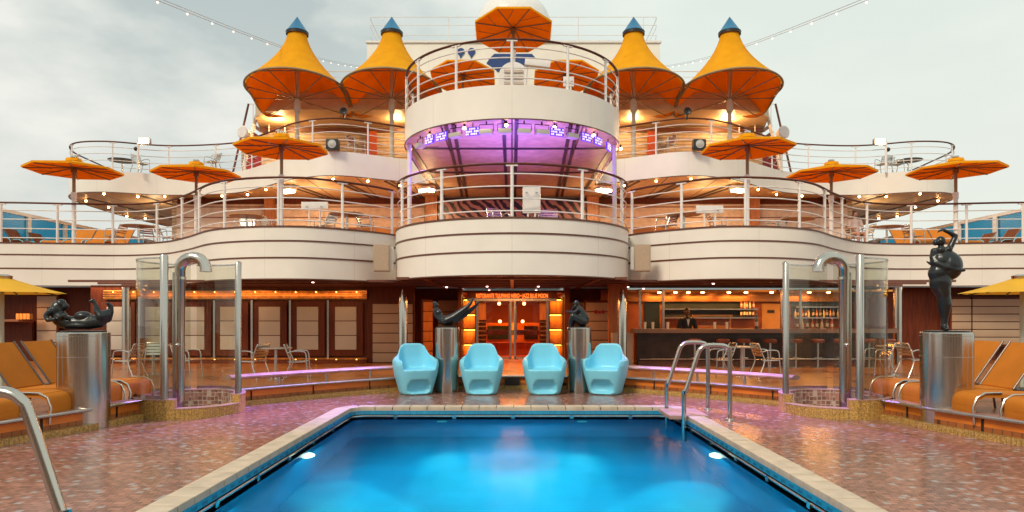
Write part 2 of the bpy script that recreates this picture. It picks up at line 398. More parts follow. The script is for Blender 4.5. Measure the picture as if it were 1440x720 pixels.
K=resample([Vector((p.x,p.y)) for p in K],.15)
mb=MB(); mb.prism([(p.x,p.y) for p in detour(K)]+[(24,-6),(24,46),(-24,46),(-24,-6)],-.3,.15)
tag(mb.build('terrace_floor',TERR),kind='structure')
mb=MB(); mb.box(-1500,1500,-1500,1500,-18.2,-18)
tag(mb.build('sea',mat('sea_water',(.03,.07,.09),.15,noise_amt=.3,scale=.05,bump=.3)),kind='structure')
# kerb, riser and stainless edged ledge that ring the sunken pool area
kt=thing('pool_kerb','curved step round the pool area with gold kerb, orange riser and steel edged ledge','kerb')
Ki=[Vector((p.x,p.y)) for p in K]
def off(P,d):
    out=[]
    for i,p in enumerate(P):
        a=P[max(0,i-1)];b=P[min(len(P)-1,i+1)]; t=(b-a).normalized(); out.append(p+Vector((-t.y,t.x))*d)
    return out

def ledge(P,nm,m):
    mb=MB(); mb.ribbon(P,.262,.30,.30); mb.build(nm,m,kt)
def cutout(P,lo,hi):
    return [p for p in P if lo<=p.y<=hi]
# ledge runs interrupted by the shower bases
segs=[]; cur=[]
for p in resample(off(Ki,-.05),.12):
    inside=math.hypot(abs(p.x)-5.4,p.y-11.3)<.80
    if inside:
        if len(cur)>2: segs.append(cur)
        cur=[]
    else: cur.append(p)
segs.append(cur)
Kf=resample(Ki,.1); runs=[]; cur=[]
for p in Kf:
    if in_shower(p):
        if len(cur)>2: runs.append(cur)
        cur=[]
    else: cur.append(p)
runs.append(cur)
for r_ in runs:
    mb=MB(); mb.ribbon(off(r_,-.10),0,.085,.10); mb.build('mosaic_edge',GOLDM,kt)
    mb=MB(); mb.ribbon(off(r_,.002),0.0,.262,.05); mb.build('riser',ORANGEP,kt)
for s_ in segs:
    ledge(s_,'ledge_board',LEDGE)
    mb=MB(); mb.tube([(p.x,p.y,.285) for p in s_],.024,8); mb.build('steel_nosing',BRUSH,kt)
# riser lockers: dark seams
mb=MB()
for p in resample(Ki,1.25)[1:-1]:
    if in_shower(p): continue
    mb.box(p.x-.008,p.x+.008,p.y-.02,p.y+.012,.09,.255)
mb.build('riser_joint',DARK,kt)
mb=MB(); mb.box(-.16,.16,14.79,14.845,.07,.24); mb.build('vent_grille',DARK,kt)
# padded lilac-lit bench rails on short posts
def bench(s):
    src=KL if s<0 else mir(KL)
    P=[Vector((p.x,p.y)) for p in src if 11.9<p.y<14.6]
    P=resample(P,.15); P=[p+Vector((s*0.10,.16)) for p in P]
    side='left' if s<0 else 'right'
    t=thing('bench','long curved bench with rounded pale top between the %s shower and blue armchairs'%side,'bench',group='curved benches beside the pool')
    mb=MB(); mb.tube([(p.x,p.y,.50) for p in P],[.13]*len(P),12,flat=.36); mb.build('seat',LEDGE,t)
    for p in resample(P,1.0)[1:]:
        mb=MB(); mb.cyl(p.x,p.y,.29,.47,.025,10); mb.build('leg',BRUSH,t)
bench(-1); bench(1)
# pool
pool=thing('swimming_pool','blue swimming pool with pale stone coping, blue rim band and steel overflow rail','swimming pool')
out=roundrect(PX0,PX1,PY0,PY1,.5,8); 
ctr=[Vector(p) for p in roundrect(PX0+.13,PX1-.13,PY0+.13,PY1-.13,.37,8)]; ctr.append(ctr[0])
L=plen(ctr); n=int(L/.30); mb=MB()
for i in range(n):
    a=L*i/n+.007; b=L*(i+1)/n-.007; q=[]
    hh=random.uniform(-.0012,.0012)
    pts=[along(ctr,a+(b-a)*k/3) for k in range(4)]
    vin=[p+Vector((-t.y,t.x))*.13 for p,t in pts]; vout=[p-Vector((-t.y,t.x))*.13 for p,t in pts]
    mb.prism([(v.x,v.y) for v in vout]+[(v.x,v.y) for v in vin[::-1]],-.03,.035+hh)
mb.build('coping',COPE,pool,bevel=.004)
def rr(x,inset): return [Vector(p) for p in roundrect(PX0+inset,PX1-inset,PY0+inset,PY1-inset,max(.12,.5-inset),8)]
def closed_wall(nm,ins0,z0,ins1,z1,m,n_=None):
    a=rr(0,ins0); b=rr(0,ins1); mb=MB(); N=len(a)
    mb.add([(p.x,p.y,z0) for p in a]+[(p.x,p.y,z1) for p in b],[(i,(i+1)%N,N+(i+1)%N,N+i) for i in range(N)])
    return mb.build(nm,m,pool,recalc=False)
closed_wall('rim_band',.275,-.095,.262,-.031,BAND)
closed_wall('grout_bed',.255,.022,.01,.022,mat('grout',(.16,.12,.09),.8))
closed_wall('gutter_top',.275,-.095,.17,-.095,DARK)
closed_wall('gutter_back',.17,-.095,.17,-.22,mat('gutter_dark',(.01,.015,.03),.3))
closed_wall('gutter_lip',.17,-.22,.31,-.20,POOLB)
a=rr(0,.268); a.append(a[0]); mb=MB(); mb.tube([(p.x,p.y,-.128) for p in a[:-1]],.018,8,closed=True); mb.build('overflow_rail',BRUSH,pool)
mb=MB()
for p in resample(a,1.0)[:-1]: mb=MB(); mb.box(p.x-.03,p.x+.03,p.y-.02,p.y+.05,-.165,-.105); mb.build('rail_bracket',BRUSH,pool)
pass
# basin
ins=.31; bx=rr(0,ins); N=len(bx); mb=MB(); D=-1.75
mb.add([(p.x,p.y,-.20) for p in bx]+[(p.x,p.y,D) for p in bx],[(i,N+i,N+(i+1)%N,(i+1)%N) for i in range(N)]+[tuple(range(N,2*N))])
mb.build('basin',POOLB,pool,recalc=False)
mb=MB(); w=rr(0,.18); mb.add([(p.x,p.y,-.17) for p in w],[tuple(range(len(w)))])
tag(mb.build('pool_water',WATER,None,recalc=False),kind='structure')
UW=(.45,1,.92)
for x,y,tx,ty,e in ((-1.2,11.5,-.5,8.0,1700),(1.2,11.5,.45,8.0,1700),(-2.5,8.9,-1.4,7.3,900),(2.5,8.9,1.4,7.3,900)):
    mb=MB(); 
    if abs(x)<2: mb.lathe([(.0,0),(.09,0),(.09,.03),(0,.03)],20)
    else: mb.lathe([(.0,.0),(.12,0),(.10,.05),(.05,.09),(0,.10)],20)
    o=mb.build('underwater_light',(emis('underwater_lamp',(1,.16,.11),55) if abs(x)>2 else emis('underwater_lamp_dim',(.4,.7,.7),.25)),pool)
    if abs(x)<2: o.rotation_euler=(PI/2,0,0); o.location=(x,y+.08,-.33)
    else: o.rotation_euler=(0,math.copysign(PI/2,-x),0); o.location=(x+math.copysign(.20,x),y,-.46)
sg=lambda v:math.copysign(1,v)
for s in (-1,1):
    for tx,ty,e,sp_ in ((.80,9.7,70,40),(.52,8.7,260,36),(.30,7.8,560,34)): lamp('SPOT','underwater_beam',(s*1.2,11.5,-.42),e,UW,pool,.10,spot=sp_,blend=1,target=(s*tx,ty,-1.75))
    for tx,ty,e,sp_ in ((2.2,8.4,90,50),(1.9,8.0,200,44),(1.5,7.4,330,38)): lamp('SPOT','underwater_beam',(s*2.45,8.9,-.45),e,UW,pool,.10,spot=sp_,blend=1,target=(s*tx,ty,-1.75))
for x,y,e_ in ((0,10.2,34),(0,8.0,26),(0,5.6,30),(-1.7,9.0,19),(1.7,9.0,19),(-1.7,6.0,18),(1.7,6.0,18)):
    lamp('AREA','added_pool_fill',(x,y,-.5),e_,(.28,.82,1.0),pool,2.0,1.2)  # added fill without fixtures, brightens the basin where no skylight reaches
# ladder rails
def pool_rail(y,name,label,fy=0):
    pts=[(2.66,y,-1.0),(2.66,y,.36),(2.68,y,.42),(2.87,y,1.00),(2.92,y,1.10),(3.02,y,1.15),(3.25,y,1.15),(3.34,y,1.11),(3.37,y,1.02),(3.37,y,.0)]
    mb=MB(); P=catmull(pts,5); mb.tube([p for p in P],.035,12)
    t=thing(name,label,'handrail',group='steel pool handrails')
    mb.build('rail',STEEL,t); mb=MB(); mb.lathe([(.035,.0),(.07,.003),(.065,.02),(.037,.028)],20,(3.37,y,0)); mb.build('base_flange',BRUSH,t); return t
pool_rail(10.45,'pool_handrail','nearer of the two bent steel rails on the right side of the pool')
pool_rail(11.62,'pool_handrail','farther of the two bent steel rails on the right side of the pool')
l=pool_rail(4.02,'pool_handrail','thick bent steel rail at the near left corner, cut by the edge of the photo'); l.scale=(-1,1,1)
mb=MB(); mb.box(2.48,3.1,10.62,11.45,-.02,.042); 
tag(mb.build('step_slab',LEDGE,bevel=.01),'pinkish slab over the pool edge between the two right handrails','step')
# ================================================================ PLAN CURVES OF THE DECKS
YC1=18.85; R=3.2; YC2=20.4
W1=[(-24,21.2),(-19,21.1),(-15.9,21.0),(-13.8,21.25),(-12.2,21.35),(-10.7,20.8),(-9.35,19.5),(-8.05,18.0),(-6.9,17.35),(-5.8,17.2),(-5.0,17.4),(-3.87,18.3),(-3.15,19.25)]
W1L=resample([Vector(p) for p in catmull(W1,8)],.3)
BAY1=[Vector((R*math.sin(a),YC1-R*math.cos(a))) for a in [math.radians(-97+194*i/40) for i in range(41)]]
W2=[(-15,40),(-19.0,40),(-19.5,34.5),(-19.25,30.8),(-18.9,28.9),(-17.9,27.6),(-16.4,27.35),(-14.8,27.95),(-13.3,28.0),(-11.2,27.5),(-9.6,26.2),(-7.9,24.7),(-6.3,24.15),(-4.8,24.85),(-4.0,25.35),(-3.15,25.7)]
W2L=resample(catmull(W2[1:],8),.3)
BAY2=[Vector((R*math.sin(a),YC2-R*math.cos(a))) for a in [math.radians(-90+180*i/40) for i in range(41)]]
BAY2=[Vector((-R,25.8)),Vector((-R,23.0))]+BAY2+[Vector((R,23.0)),Vector((R,25.8))]
F1,U1=3.87,2.57
F2,U2=7.50,6.65
def slab(parent,front,back,z,nm,m,flip):
    from mathutils.geometry import tessellate_polygon
    V=[Vector((p[0],p[1],z)) for p in list(front)+back]; T=[]
    for a,b,c in tessellate_polygon([V]):
        nz_=(V[b]-V[a]).cross(V[c]-V[a]).z
        T.append((a,b,c) if (nz_>0)!=flip else (c,b,a))
    me=bpy.data.meshes.new(nm); me.from_pydata(V,[],T); me.materials.append(m); o=bpy.data.objects.new(nm,me); COL.objects.link(o); o.parent=parent; return o
def upto(path,xmax): return [p for p in path if p.x<-xmax]
md=thing('middle_deck','middle deck of the ship with a wavy cream front, brown stripes and round central bay','ship deck')
fl=upto(W1L,3.2); front1=fl+BAY1[1:-1]+mir(fl)[::-1]
slab(md,front1,[(24,46),(-24,46)],F1-.06,'floor',TERR,False)
slab(md,front1,[(24,46),(-24,46)],U1+.03,'ceiling',CEIL0,True)
def fascia(parent,path,z0,z1,stripes,nm='fascia'):
    mb=MB(); mb.ribbon(path,z0,z1,.06,1); o=mb.build(nm,WHITE,parent)
    for zz,h in stripes:
        mb=MB(); mb.ribbon(off(path,-.014),zz,zz+h,.03,1); mb.build('stripe',BROWN,o)
    return o
ST=[(F1+.001,.045),(3.51,.04),(3.08,.04),(U1-.03,.028)]
for p in (W1L,mir(W1L)[::-1],BAY1): fascia(md,p,U1,F1,ST)
ud=thing('upper_deck','upper deck with plain cream wavy front and far curling wings, lit from below','ship deck')
fl=upto(W2L,3.2); fr=fl+[Vector((-R,25.8))]+BAY2[1:-1]+[Vector((R,25.8))]+mir(fl)[::-1]
slab(ud,fr,[(16,40),(-16,40)],F2-.05,'floor',mat('deck_planks',(.35,.22,.14),.6),False)
slab(ud,fr,[(16,40),(-16,40)],U2+.03,'soffit',SOFF,True)
for p in (W2L,mir(W2L)[::-1],BAY2): 
    fascia(ud,p,U2,F2,[(U2-.03,.028)])
# soffit lighting trays under the upper deck
mb=MB(); zt=U2+.028
def strip(x0,y0,x1,y1,w=.10,mbx=None):
    a=Vector((x0,y0));b=Vector((x1,y1)); t=(b-a).normalized(); nn=Vector((-t.y,t.x))*w/2; M=mbx or mb
    M.prism([tuple(a+nn),tuple(b+nn),tuple(b-nn),tuple(a-nn)][::-1],zt-.03,zt)
TR=mat('light_tray',(.06,.04,.04),.4)
for o_ in (-.22,.12): strip(o_,17.4,o_,28.8,.10)
for s in (-1,1):
    strip(s*1.55,17.8,s*1.9,28.5,.10); strip(s*1.75,17.9,s*2.1,28.5,.10)
    strip(s*3.0,20.0,s*2.9,28.5,.12)
    for xx in (4.5,6.4,8.4): strip(s*xx,25.3 if xx<8 else 26,s*(xx-.8),29.6,.12); strip(s*(xx+.25),25.3 if xx<8 else 26.4,s*(xx-.55),29.6,.10)
    for xx,yy in ((13.2,28.3),(15.6,28.3),(18.2,29.0)): strip(s*xx,yy,s*(xx-.7),39,.13)
strip(-3.0,20.4,3.0,20.4,.14); strip(-3.0,23.8,3.0,23.8,.14); strip(-3.1,26.6,3.1,26.6,.12)
mb.build('lighting_tray',TR,ud)
# support posts under upper deck bay
for s,nm in ((-1,'left'),(1,'right')):
    mb=MB(); mb.cyl(0,0,0,U2-F1,.065,16)
    tag(mb.build('support_post',WHITE2,None,(s*3.02,19.9,F1)),'slim white post holding up the %s side of the round top balcony'%nm,'post',group='posts under the top balcony')
# ================================================================ RAILINGS
def railing(name,label,path,z0,h,nb=4,step=1.65,group=None,postr=.038,bar=.016,hand=.042,cap=True,handm=None,postm=None,starts=0):
    t=thing(name,label,'railing',group=group); P=[Vector((p[0],p[1],0)) for p in path]
    zs=lambda i:z0
    mb=MB(); mb.tube([(p.x,p.y,z0+h) for p in P],hand,10,flat=.7); mb.build('handrail',handm or HAND,t)
    for k in range(nb):
        zz=z0+h*(k+.65)/(nb+.45); mb=MB(); mb.tube([(p.x,p.y,zz) for p in P],bar,6); mb.build('wire',postm or WHITE2,t)
    L=plen(P); n=max(1,round(L/step))
    for i in range(n+1):
        p,d=along(P,min(L-.02,max(.02,L*i/n)))
        mb=MB(); mb.cyl(p.x,p.y,z0-.02,z0+h-.03,postr,10)
        if cap:
            mb.box(p.x-.14,p.x+.14,p.y-.03,p.y+.03,z0+h-.055,z0+h-.03,rz=math.atan2(d.y,d.x))
        mb.build('post',postm or WHITE2,t)
    return t
E1=off(W1L,.05); E1R=mir(off(W1L,.05))
E1=[p for p in E1 if p.x>-22.5 and p.x<-3.3]; E1R=[p for p in E1R if p.x<22.5 and p.x>3.3]
railing('deck_railing','white railing with brown handrail along the left wave of the middle deck',E1,F1,1.28,group='railings of the middle deck')
railing('deck_railing','white railing with brown handrail along the right wave of the middle deck',E1R,F1,1.28,group='railings of the middle deck')
railing('deck_railing','white curved railing round the central bay of the middle deck, level with the white panel',off(BAY1,.05),F1,1.28,step=1.75,group='railings of the middle deck')
E2=[p for p in off(W2L,.05) if p.x<-3.3]; E2R=mir(E2)
railing('deck_railing','white railing with brown handrail round the far left wing of the upper deck',E2,F2,1.20,step=2.0,nb=4,group='railings of the upper deck',postr=.03)
railing('deck_railing','white railing with brown handrail round the far right wing of the upper deck',E2R,F2,1.20,step=2.0,nb=4,group='railings of the upper deck',postr=.03)
railing('balcony_railing','high curved railing round the top balcony under the three clustered orange umbrellas',off(BAY2[1:-1],.05),F2+.02,1.16,step=1.45,group='railings of the upper deck')
# ================================================================ DECKHOUSES AND WALLS
LV=boards('louvre_wall',(.56,.42,.27),(.22,.13,.06),.145,'Z',.5)
PK=boards('pinkish_board_wall',(.70,.54,.42),(.22,.07,.04),.45,'Z',.45)
h1=thing('middle_deckhouse','lit deckhouse wall of wide pinkish boards behind the middle deck tables','deckhouse')
def wall(nm,m,parent,x0,x1,y0,y1,z0,z1):
    mb=MB(); mb.box(x0,x1,y0,y1,z0,z1); return mb.build(nm,m,parent)
wall('board_wall',PK,h1,-14.4,-3.75,29.0,29.2,F1,6.45)
wall('board_wall',PK,h1,3.75,14.4,29.0,29.2,F1,6.45)
for s in (-1,1): wall('side_wall',LV,h1,min(s*14.4,s*14.6),max(s*14.4,s*14.6),29.0,40,F1,6.66)
wall('header',DARKW,h1,-14.3,14.3,28.9,28.99,6.42,6.66)
for s in (-1,1):
    wall('pillar',WOOD,h1,s*3.4-.25 if s<0 else 3.15,s*3.4+.25 if s<0 else 3.65,28.4,28.89,F1,6.66)
    wall('pillar',WOOD,h1,min(s*10.1,s*10.5),max(s*10.1,s*10.5),28.6,28.89,F1,6.66)
# zebra mosaic behind the central bay
m,t,b=nt('zebra_mosaic'); N=t.nodes; tc=N.new('ShaderNodeTexCoord'); wv=N.new('ShaderNodeTexWave'); wv.inputs['Scale'].default_value=1.6; wv.inputs['Distortion'].default_value=5; wv.inputs['Detail'].default_value=2; wv.inputs['Detail Scale'].default_value=1.3; wv.bands_direction='DIAGONAL'
lk(t,tc.outputs['Object'],wv.inputs['Vector']); cr=N.new('ShaderNodeValToRGB'); cr.color_ramp.interpolation='CONSTANT'; cr.color_ramp.elements[0].color=(.03,.015,.02,1); cr.color_ramp.elements[1].position=.5; cr.color_ramp.elements[1].color=(.42,.20,.16,1)
lk(t,wv.outputs[0],cr.inputs[0]); lk(t,cr.outputs[0],b.inputs['Base Color']); b.inputs['Roughness'].default_value=.35
wall('mosaic_panel',m,h1,-3.1,3.1,28.5,28.7,F1,6.5)
wall('purple_screen',mat('purple_panel',(.10,.04,.32),.3),h1,-.55,.35,28.3,28.45,F1,5.6)
# upper house
h2=thing('upper_deckhouse','louvred tan deckhouse behind the tent canopies with a lit overhang above','deckhouse')
for s in (-1,1):
    a,b_=(s*11.2,s*3.0); x0,x1=min(a,b_),max(a,b_)
    wall('louvre_wall',LV,h2,x0,x1,30.2,30.4,F2,10.05)
    wall('head_beam',BROWN,h2,x0,x1,30.05,30.19,9.82,10.0)
    wall('timber_pillar',mat('red_timber',(.45,.08,.02),.4),h2,min(s*6.0,s*6.45),max(s*6.0,s*6.45),29.95,30.04,F2,9.81)
    # overhang slab, rounded corner
    P=[(s*3.0,27.6),(s*9.0,27.6),(s*10.2,27.9),(s*10.9,28.7),(s*11.3,30.2),(s*11.3,34),(s*3.0,34)]
    if s>0: pass
    mb=MB(); mb.prism([(x,y) for x,y in (P if s>0 else P[::-1])],10.05,10.75); mb.build('overhang',mat('overhang_tan',(.60,.42,.24),.5),h2)
    wall('red_panel',mat('red_panel',(.5,.02,.02),.4),h2,min(s*11.35,s*12.4),max(s*11.35,s*12.4),31.5,31.6,F2,9.6)
    wall('side_louvre',LV,h2,min(s*11.3,s*12.9),max(s*11.3,s*12.9),32.2,32.3,F2,9.9)
wall('louvre_wall',LV,h2,-2.99,2.99,30.2,30.4,F2,10.05)
h3=thing('top_house','plain pale top house wall with blue painted shapes and a thin rail above it','deckhouse')
wall('wall',WHITE,h3,-7.3,7.45,34,42,10.7,15.35)
wall('roof_edge',WHITE2,h3,-7.36,7.51,33.93,34.1,15.36,15.46)
for s in (-1,1): wall('vent',DARK,h3,min(s*6.5,s*7.05),max(s*6.5,s*7.05),33.95,33.998,13.9,14.5)
for sx in (0,1):
    mb=MB(); cx=X(648+sx*15,33.9); cz=Z(72,33.9); pts=[(cx+.19*math.cos(a),cz+.19*math.sin(a)) for a in [math.radians(200-d) for d in range(0,280,20)]]
    pts=[(cx+.19*math.cos(math.radians(a)),cz+.19*math.sin(math.radians(a))) for a in range(-60,241,20)]+[(cx-.02,cz-.34)]
    mb.vprism(pts,33.96,33.995); mb.build('painted_mark',LOGO,h3)
mb=MB(); mb.vprism([(X(px,33.9),Z(py,33.9)) for px,py in ((684,88),(689,81),(695,75),(748,75),(755,83),(750,86),(739,87),(739,96),(712,100),(699,100),(697,97))],33.96,33.995); mb.build('painted_shape',LOGO,h3)
Pr=[Vector((-7.2,40)),Vector((-7.2,34.1)),Vector((7.35,34.1)),Vector((7.35,40))]
railing('roof_railing','thin pale railing along the roof of the top house',resample(Pr,.5),15.46,1.25,nb=2,step=3.4,postr=.022,bar=.014,hand=.02,cap=False,handm=WHITE2)
for s,nm in ((-1,'left'),(1,'right')):
    Pq=[Vector((s*3.2,28.0)),Vector((s*9,28.0)),Vector((s*10.5,28.5)),Vector((s*11,30))]
    railing('roof_railing','thin pale railing above the lit overhang behind the %s tents'%nm,resample(Pq,.5),10.75,1.0,nb=3,step=1.6,postr=.02,bar=.01,hand=.02,cap=False,handm=WHITE2)
    wall_=wall('bulkhead',WHITE,None,min(s*3.2,s*7.3),max(s*3.2,s*7.3),33.0,33.6,10.76,12.3); tag(wall_,'low pale bulkhead behind the %s tent canopies'%nm,'wall')
mb=MB(); mb.ball((0,0,0),2.15,40,28); mb.cyl(0,0,-3.2,-1.6,.9,24)
tag(mb.build('radar_dome',WHITE2,None,(X(722,38),38,17.6)),'large white radar dome on the roof behind the topmost umbrella','radar dome')
# stairs at both ends of the upper house
for s,nm in ((-1,'left'),(1,'right')):
    t=thing('outside_stair','steep white stair with dark sloping handrail at the %s end of the upper deckhouse'%nm,'stair')
    a=(X(330,30),29.8,Z(245,30)); b_=(X(352,30),29.8,Z(148,30))
    if s>0: a=(-a[0],a[1],a[2]); b_=(-b_[0],b_[1],b_[2])
    mb=MB(); mb.tube([a,b_],.045,8); mb.build('handrail',HAND,t)
    mb=MB(); a2=(a[0]-s*.35,a[1]+.1,a[2]-.1); b2=(b_[0]-s*.35,b_[1]+.1,b_[2]-.3); mb.tube([a2,b2],.13,6,flat=.5); mb.build('stringer',WHITE2,t)
    for k in range(9):
        f=k/9; p=Vector(a2).lerp(Vector(b2),f); mb=MB(); mb.box(p.x-.1,p.x+.1,p.y,p.y+1.0,p.z-.02,p.z+.02); mb.build('tread',ALU,t)
    mb=MB(); mb.tube([(b_[0],b_[1],b_[2]),(b_[0]-s*.9,b_[1],b_[2]-.02),(b_[0]-s*1.8,b_[1],b_[2])],.02,6); mb.tube([(b_[0]-s*.3,b_[1],b_[2]-.7),(b_[0]-s*1.8,b_[1],b_[2]-.7)],.02,6)
    for k in range(3): mb.cyl(b_[0]-s*(.2+k*.7),b_[1],b_[2]-1.3,b_[2],.025,8)
    mb.build('landing_rail',WHITE2,t)
# wind screens on the ship's sides
for s,nm in ((-1,'left'),(1,'right')):
    t=thing('wind_screen','blue-green glass wind screen in a white frame at the far %s of the middle deck'%nm,'wind screen',group='glass wind screens')
    x=s*19.0
    wall('top_frame',WHITE2,t,x-.06,x+.06,17,36,5.50,5.62)
    for k in range(9):
        y=17.9+k*2.15
        wall('frame_post',WHITE2,t,x-.09,x+.09,y-.09,y+.09,F1,5.5)
        if k<8: wall('glass_pane',CYAN,t,x-.012,x+.012,y+.1,y+2.05,F1+.02,5.49)
# ================================================================ LOWER LEVEL
lw=thing('lounge_wall','dark mahogany lounge wall with beige inset doors and copper bands left of the entrance','wall')
wall('backing',DARKW,lw,-13.1,-3.05,21.0,21.25,.15,U1)
def panel_door(parent,px0,px1,d,py0=425,py1=500,ip0=431,ip1=492,y=None,name='door_panel',m=None,n=3):
    y=y or d; x0,x1=X(px0,d),X(px1,d); mb=MB(); mb.box(x0,x1,y-.06,y-.005,Z(py1,d),Z(py0,d)); o=mb.build(name,DARKW,parent,bevel=.008)
    w=(x1-x0)*.19; zt,zb=Z(ip0,d),Z(ip1,d); 
    mb=MB()
    for k in range(n):
        a=zb+(zt-zb)*k/n+.012; b_=zb+(zt-zb)*(k+1)/n-.012; mb.box(x0+w,x1-w,y-.08,y-.055,a,b_)
    mb.build('inset',m or CREAM,o,bevel=.004)
for c in (167,221,274,326,380,433.5,487): panel_door(lw,c-24,c+24,20.95)
for c in (194,247.5,300,353,407,460.5,):
    mb=MB(); x=X(c,20.8); mb.box(x-.03,x+.03,20.85,20.94,.3,2.1); mb.build('steel_strip',BRUSH,lw)
for nm,z0,z1,n in (('copper_band_upper',Z(421,20.9),Z(408,20.9),4),('copper_band_lower',Z(516,20.9),Z(503,20.9),4)):
    x0,x1=X(146,20.9),X(516,20.9); mb=MB(); mb.box(x0,x1,20.93,20.97,z0,z1); 
    for k in range(n): 
        zz=z0+(z1-z0)*(k+.5)/n; mb.tube([(x0,20.9,zz),(x1,20.9,zz)],.030,8)
    mb.build('copper_band',COPPER,lw)
    lamp('AREA','band_glow',((x0+x1)/2,20.45,(z0+z1)/2),6,(1,.50,.16),lw,7.6,.08,rot=(PI/2,0,0))
    for k in range(13):
        x=x0+(x1-x0)*(k+.5)/13; mb=MB(); mb.ball((x,20.86,z1-.06),.022,8,6); mb.build('band_lamp',emis('band_bulb',(1,.45,.1),5),lw)
wall('plinth',DARKW,lw,-13.0,-4.5,20.8,20.99,.15,.26)
def slat(name,label,px0,px1,py0,py1,d,n,m=TAN,yb=.08,rz=0,side=.0):
    t=thing(name,label,'wall panel',((X(px0,d)+X(px1,d))/2,d,0),rz); w=abs(X(px1,d)-X(px0,d))/2; zt,zb=Z(py0,d),Z(py1,d)
    mb=MB(); mb.box(-w-.05,w+.05,.03,.03+yb,zb-.06,zt+.06); mb.build('backing',DARKW,t)
    for k in range(n):
        a=zb+(zt-zb)*k/n+.014; b_=zb+(zt-zb)*(k+1)/n-.014
        mb=MB(); mb.box(-w,w,0,.028,a,b_); mb.build('board',m,t,bevel=.004)
    return t
slat('slatted_panel','beige slatted wall panel behind the left pointed steel column',524,580,427,510,20.95,6)
slat('slatted_panel','narrow orange-lit slatted panel turned towards the restaurant entrance',592,612,424,508,21.4,6,WOOD,rz=1.0)
slat('slatted_panel','brown slatted panel behind the reclining bronze with raised legs',616,646,422,505,22.9,5)
pr=slat('slatted_panel','beige slatted panel with a small red pictogram right of the entrance',824,858,425,505,21.6,6)
mb=MB(); x=0.05; mb.box(x-.17,x-.07,-.012,-.004,Z(441,21.6),Z(436,21.6)); mb.vprism([(x-.05,Z(441,21.6)),(x+.05,Z(441,21.6)),(x,Z(436,21.6))],-.012,-.004); mb.box(x+.07,x+.16,-.012,-.004,Z(441,21.6),Z(436,21.6)); mb.build('pictogram',mat('red_print',(.35,.02,.02),.5),pr)
slat('slatted_panel','dim beige slatted panel behind the crouching bronze',800,822,425,505,22.9,5)
lp=slat('slatted_panel','beige slatted panel with a small black square, left of the left wide pedestal',52,79,416,498,22.0,5,TAN)
mb=MB(); mb.box(.02,.20,-.012,-.004,Z(439,22),Z(432,22)); mb.build('black_plate',DARK,lp)
slat('slatted_panel','low beige panel under the far left snack counter',4,44,454,498,22.0,3,TAN)
slat('slatted_panel','wide tan slatted wall behind the right orange loungers',1339,1366,420,485,22.0,6,TAN)
slat('slatted_panel','tan slatted wall partly under the right yellow parasol',1368,1450,420,485,22.0,6,TAN)
for nm,a,b_ in (('left',-24,-13.1),('right',11.4,24)):
    w_=wall('back_wall',DARKW,None,a,b_,22.3,22.5,.15,U1); tag(w_,'dark mahogany back wall at the far %s of the lower terrace'%nm,'wall')
tag(wall('pillar_wall',DARKW,None,X(793,22.3),X(800,22.3),22.0,22.6,.15,U1),'dark red pillar right of the glowing shelves','pillar')
tag(wall('pillar_wall',DARKW,None,X(645.5,22.3),X(650,22.3),22.0,22.6,.15,U1),'dark red pillar left of the glowing shelves','pillar')
tag(wall('back_wall',DARKW,None,-6,X(645,23),23.05,23.2,.15,U1),'dark wall left of the restaurant doors','wall')
tag(wall('back_wall',DARKW,None,X(793,23),3.6,23.05,23.2,.15,U1),'dark wall right of the restaurant doors','wall')
# entrance
tag(wall('return_wall',DARKW,None,-3.5,-3.3,21.3,23.04,.15,U1),'dark side wall between the lounge wall and the restaurant doors','wall')
en=thing('restaurant_entrance','glowing orange restaurant entrance with glass double doors, steel handles and a lettered sign above','entrance')
d=22.4
for (a,b_) in ((650,669),(772,792)):
    x0,x1=X(a,d),X(b_,d)
    nb=wall('niche',WOOD,en,x0,x1,d+.40,d+.44,.15,Z(420,d))
    for xx in (x0,x1): wall('niche_side',BROWN,en,xx-.03,xx+.03,d,d+.395,.15,2.25)
    for py in (421,442.5,463.5,485,):
        z=Z(py,d); o=wall('shelf',DARKW,en,x0+.03,x1-.03,d,d+.39,z,z+.035); 
        mb=MB(); mb.box(x0+.05,x1-.05,d+.30,d+.34,z-.035,z-.006); mb.build('light_strip',STRIP,o)
        lamp('AREA','shelf_light',((x0+x1)/2,d+.25,z-.05),5,(1,.42,.05),o,x1-x0-.1,.1)
for (a,b_) in ((669.5,672.5),(768.5,771.5)): wall('steel_jamb',BRUSH,en,X(a,d),X(b_,d),d-.05,d+.35,.15,Z(423,d))
for (a,b_) in ((673,683),(759,768)):
    x0,x1=X(a,d),X(b_,d); wall('side_panel',WOOD,en,x0,x1,d+.06,d+.12,Z(450,d),Z(424,d))
    for k in range(9): 
        z=.25+k*.145; mb=MB(); mb.tube([(x0,d+.05,z),(x1,d+.05,z)],.028,8); mb.build('copper_rod',COPPER,en)
wall('side_backing',DARKW,en,X(673,d),X(683.5,d),d+.13,d+.2,.15,2.2); wall('side_backing',DARKW,en,X(758.5,d),X(768,d),d+.13,d+.2,.15,2.2)
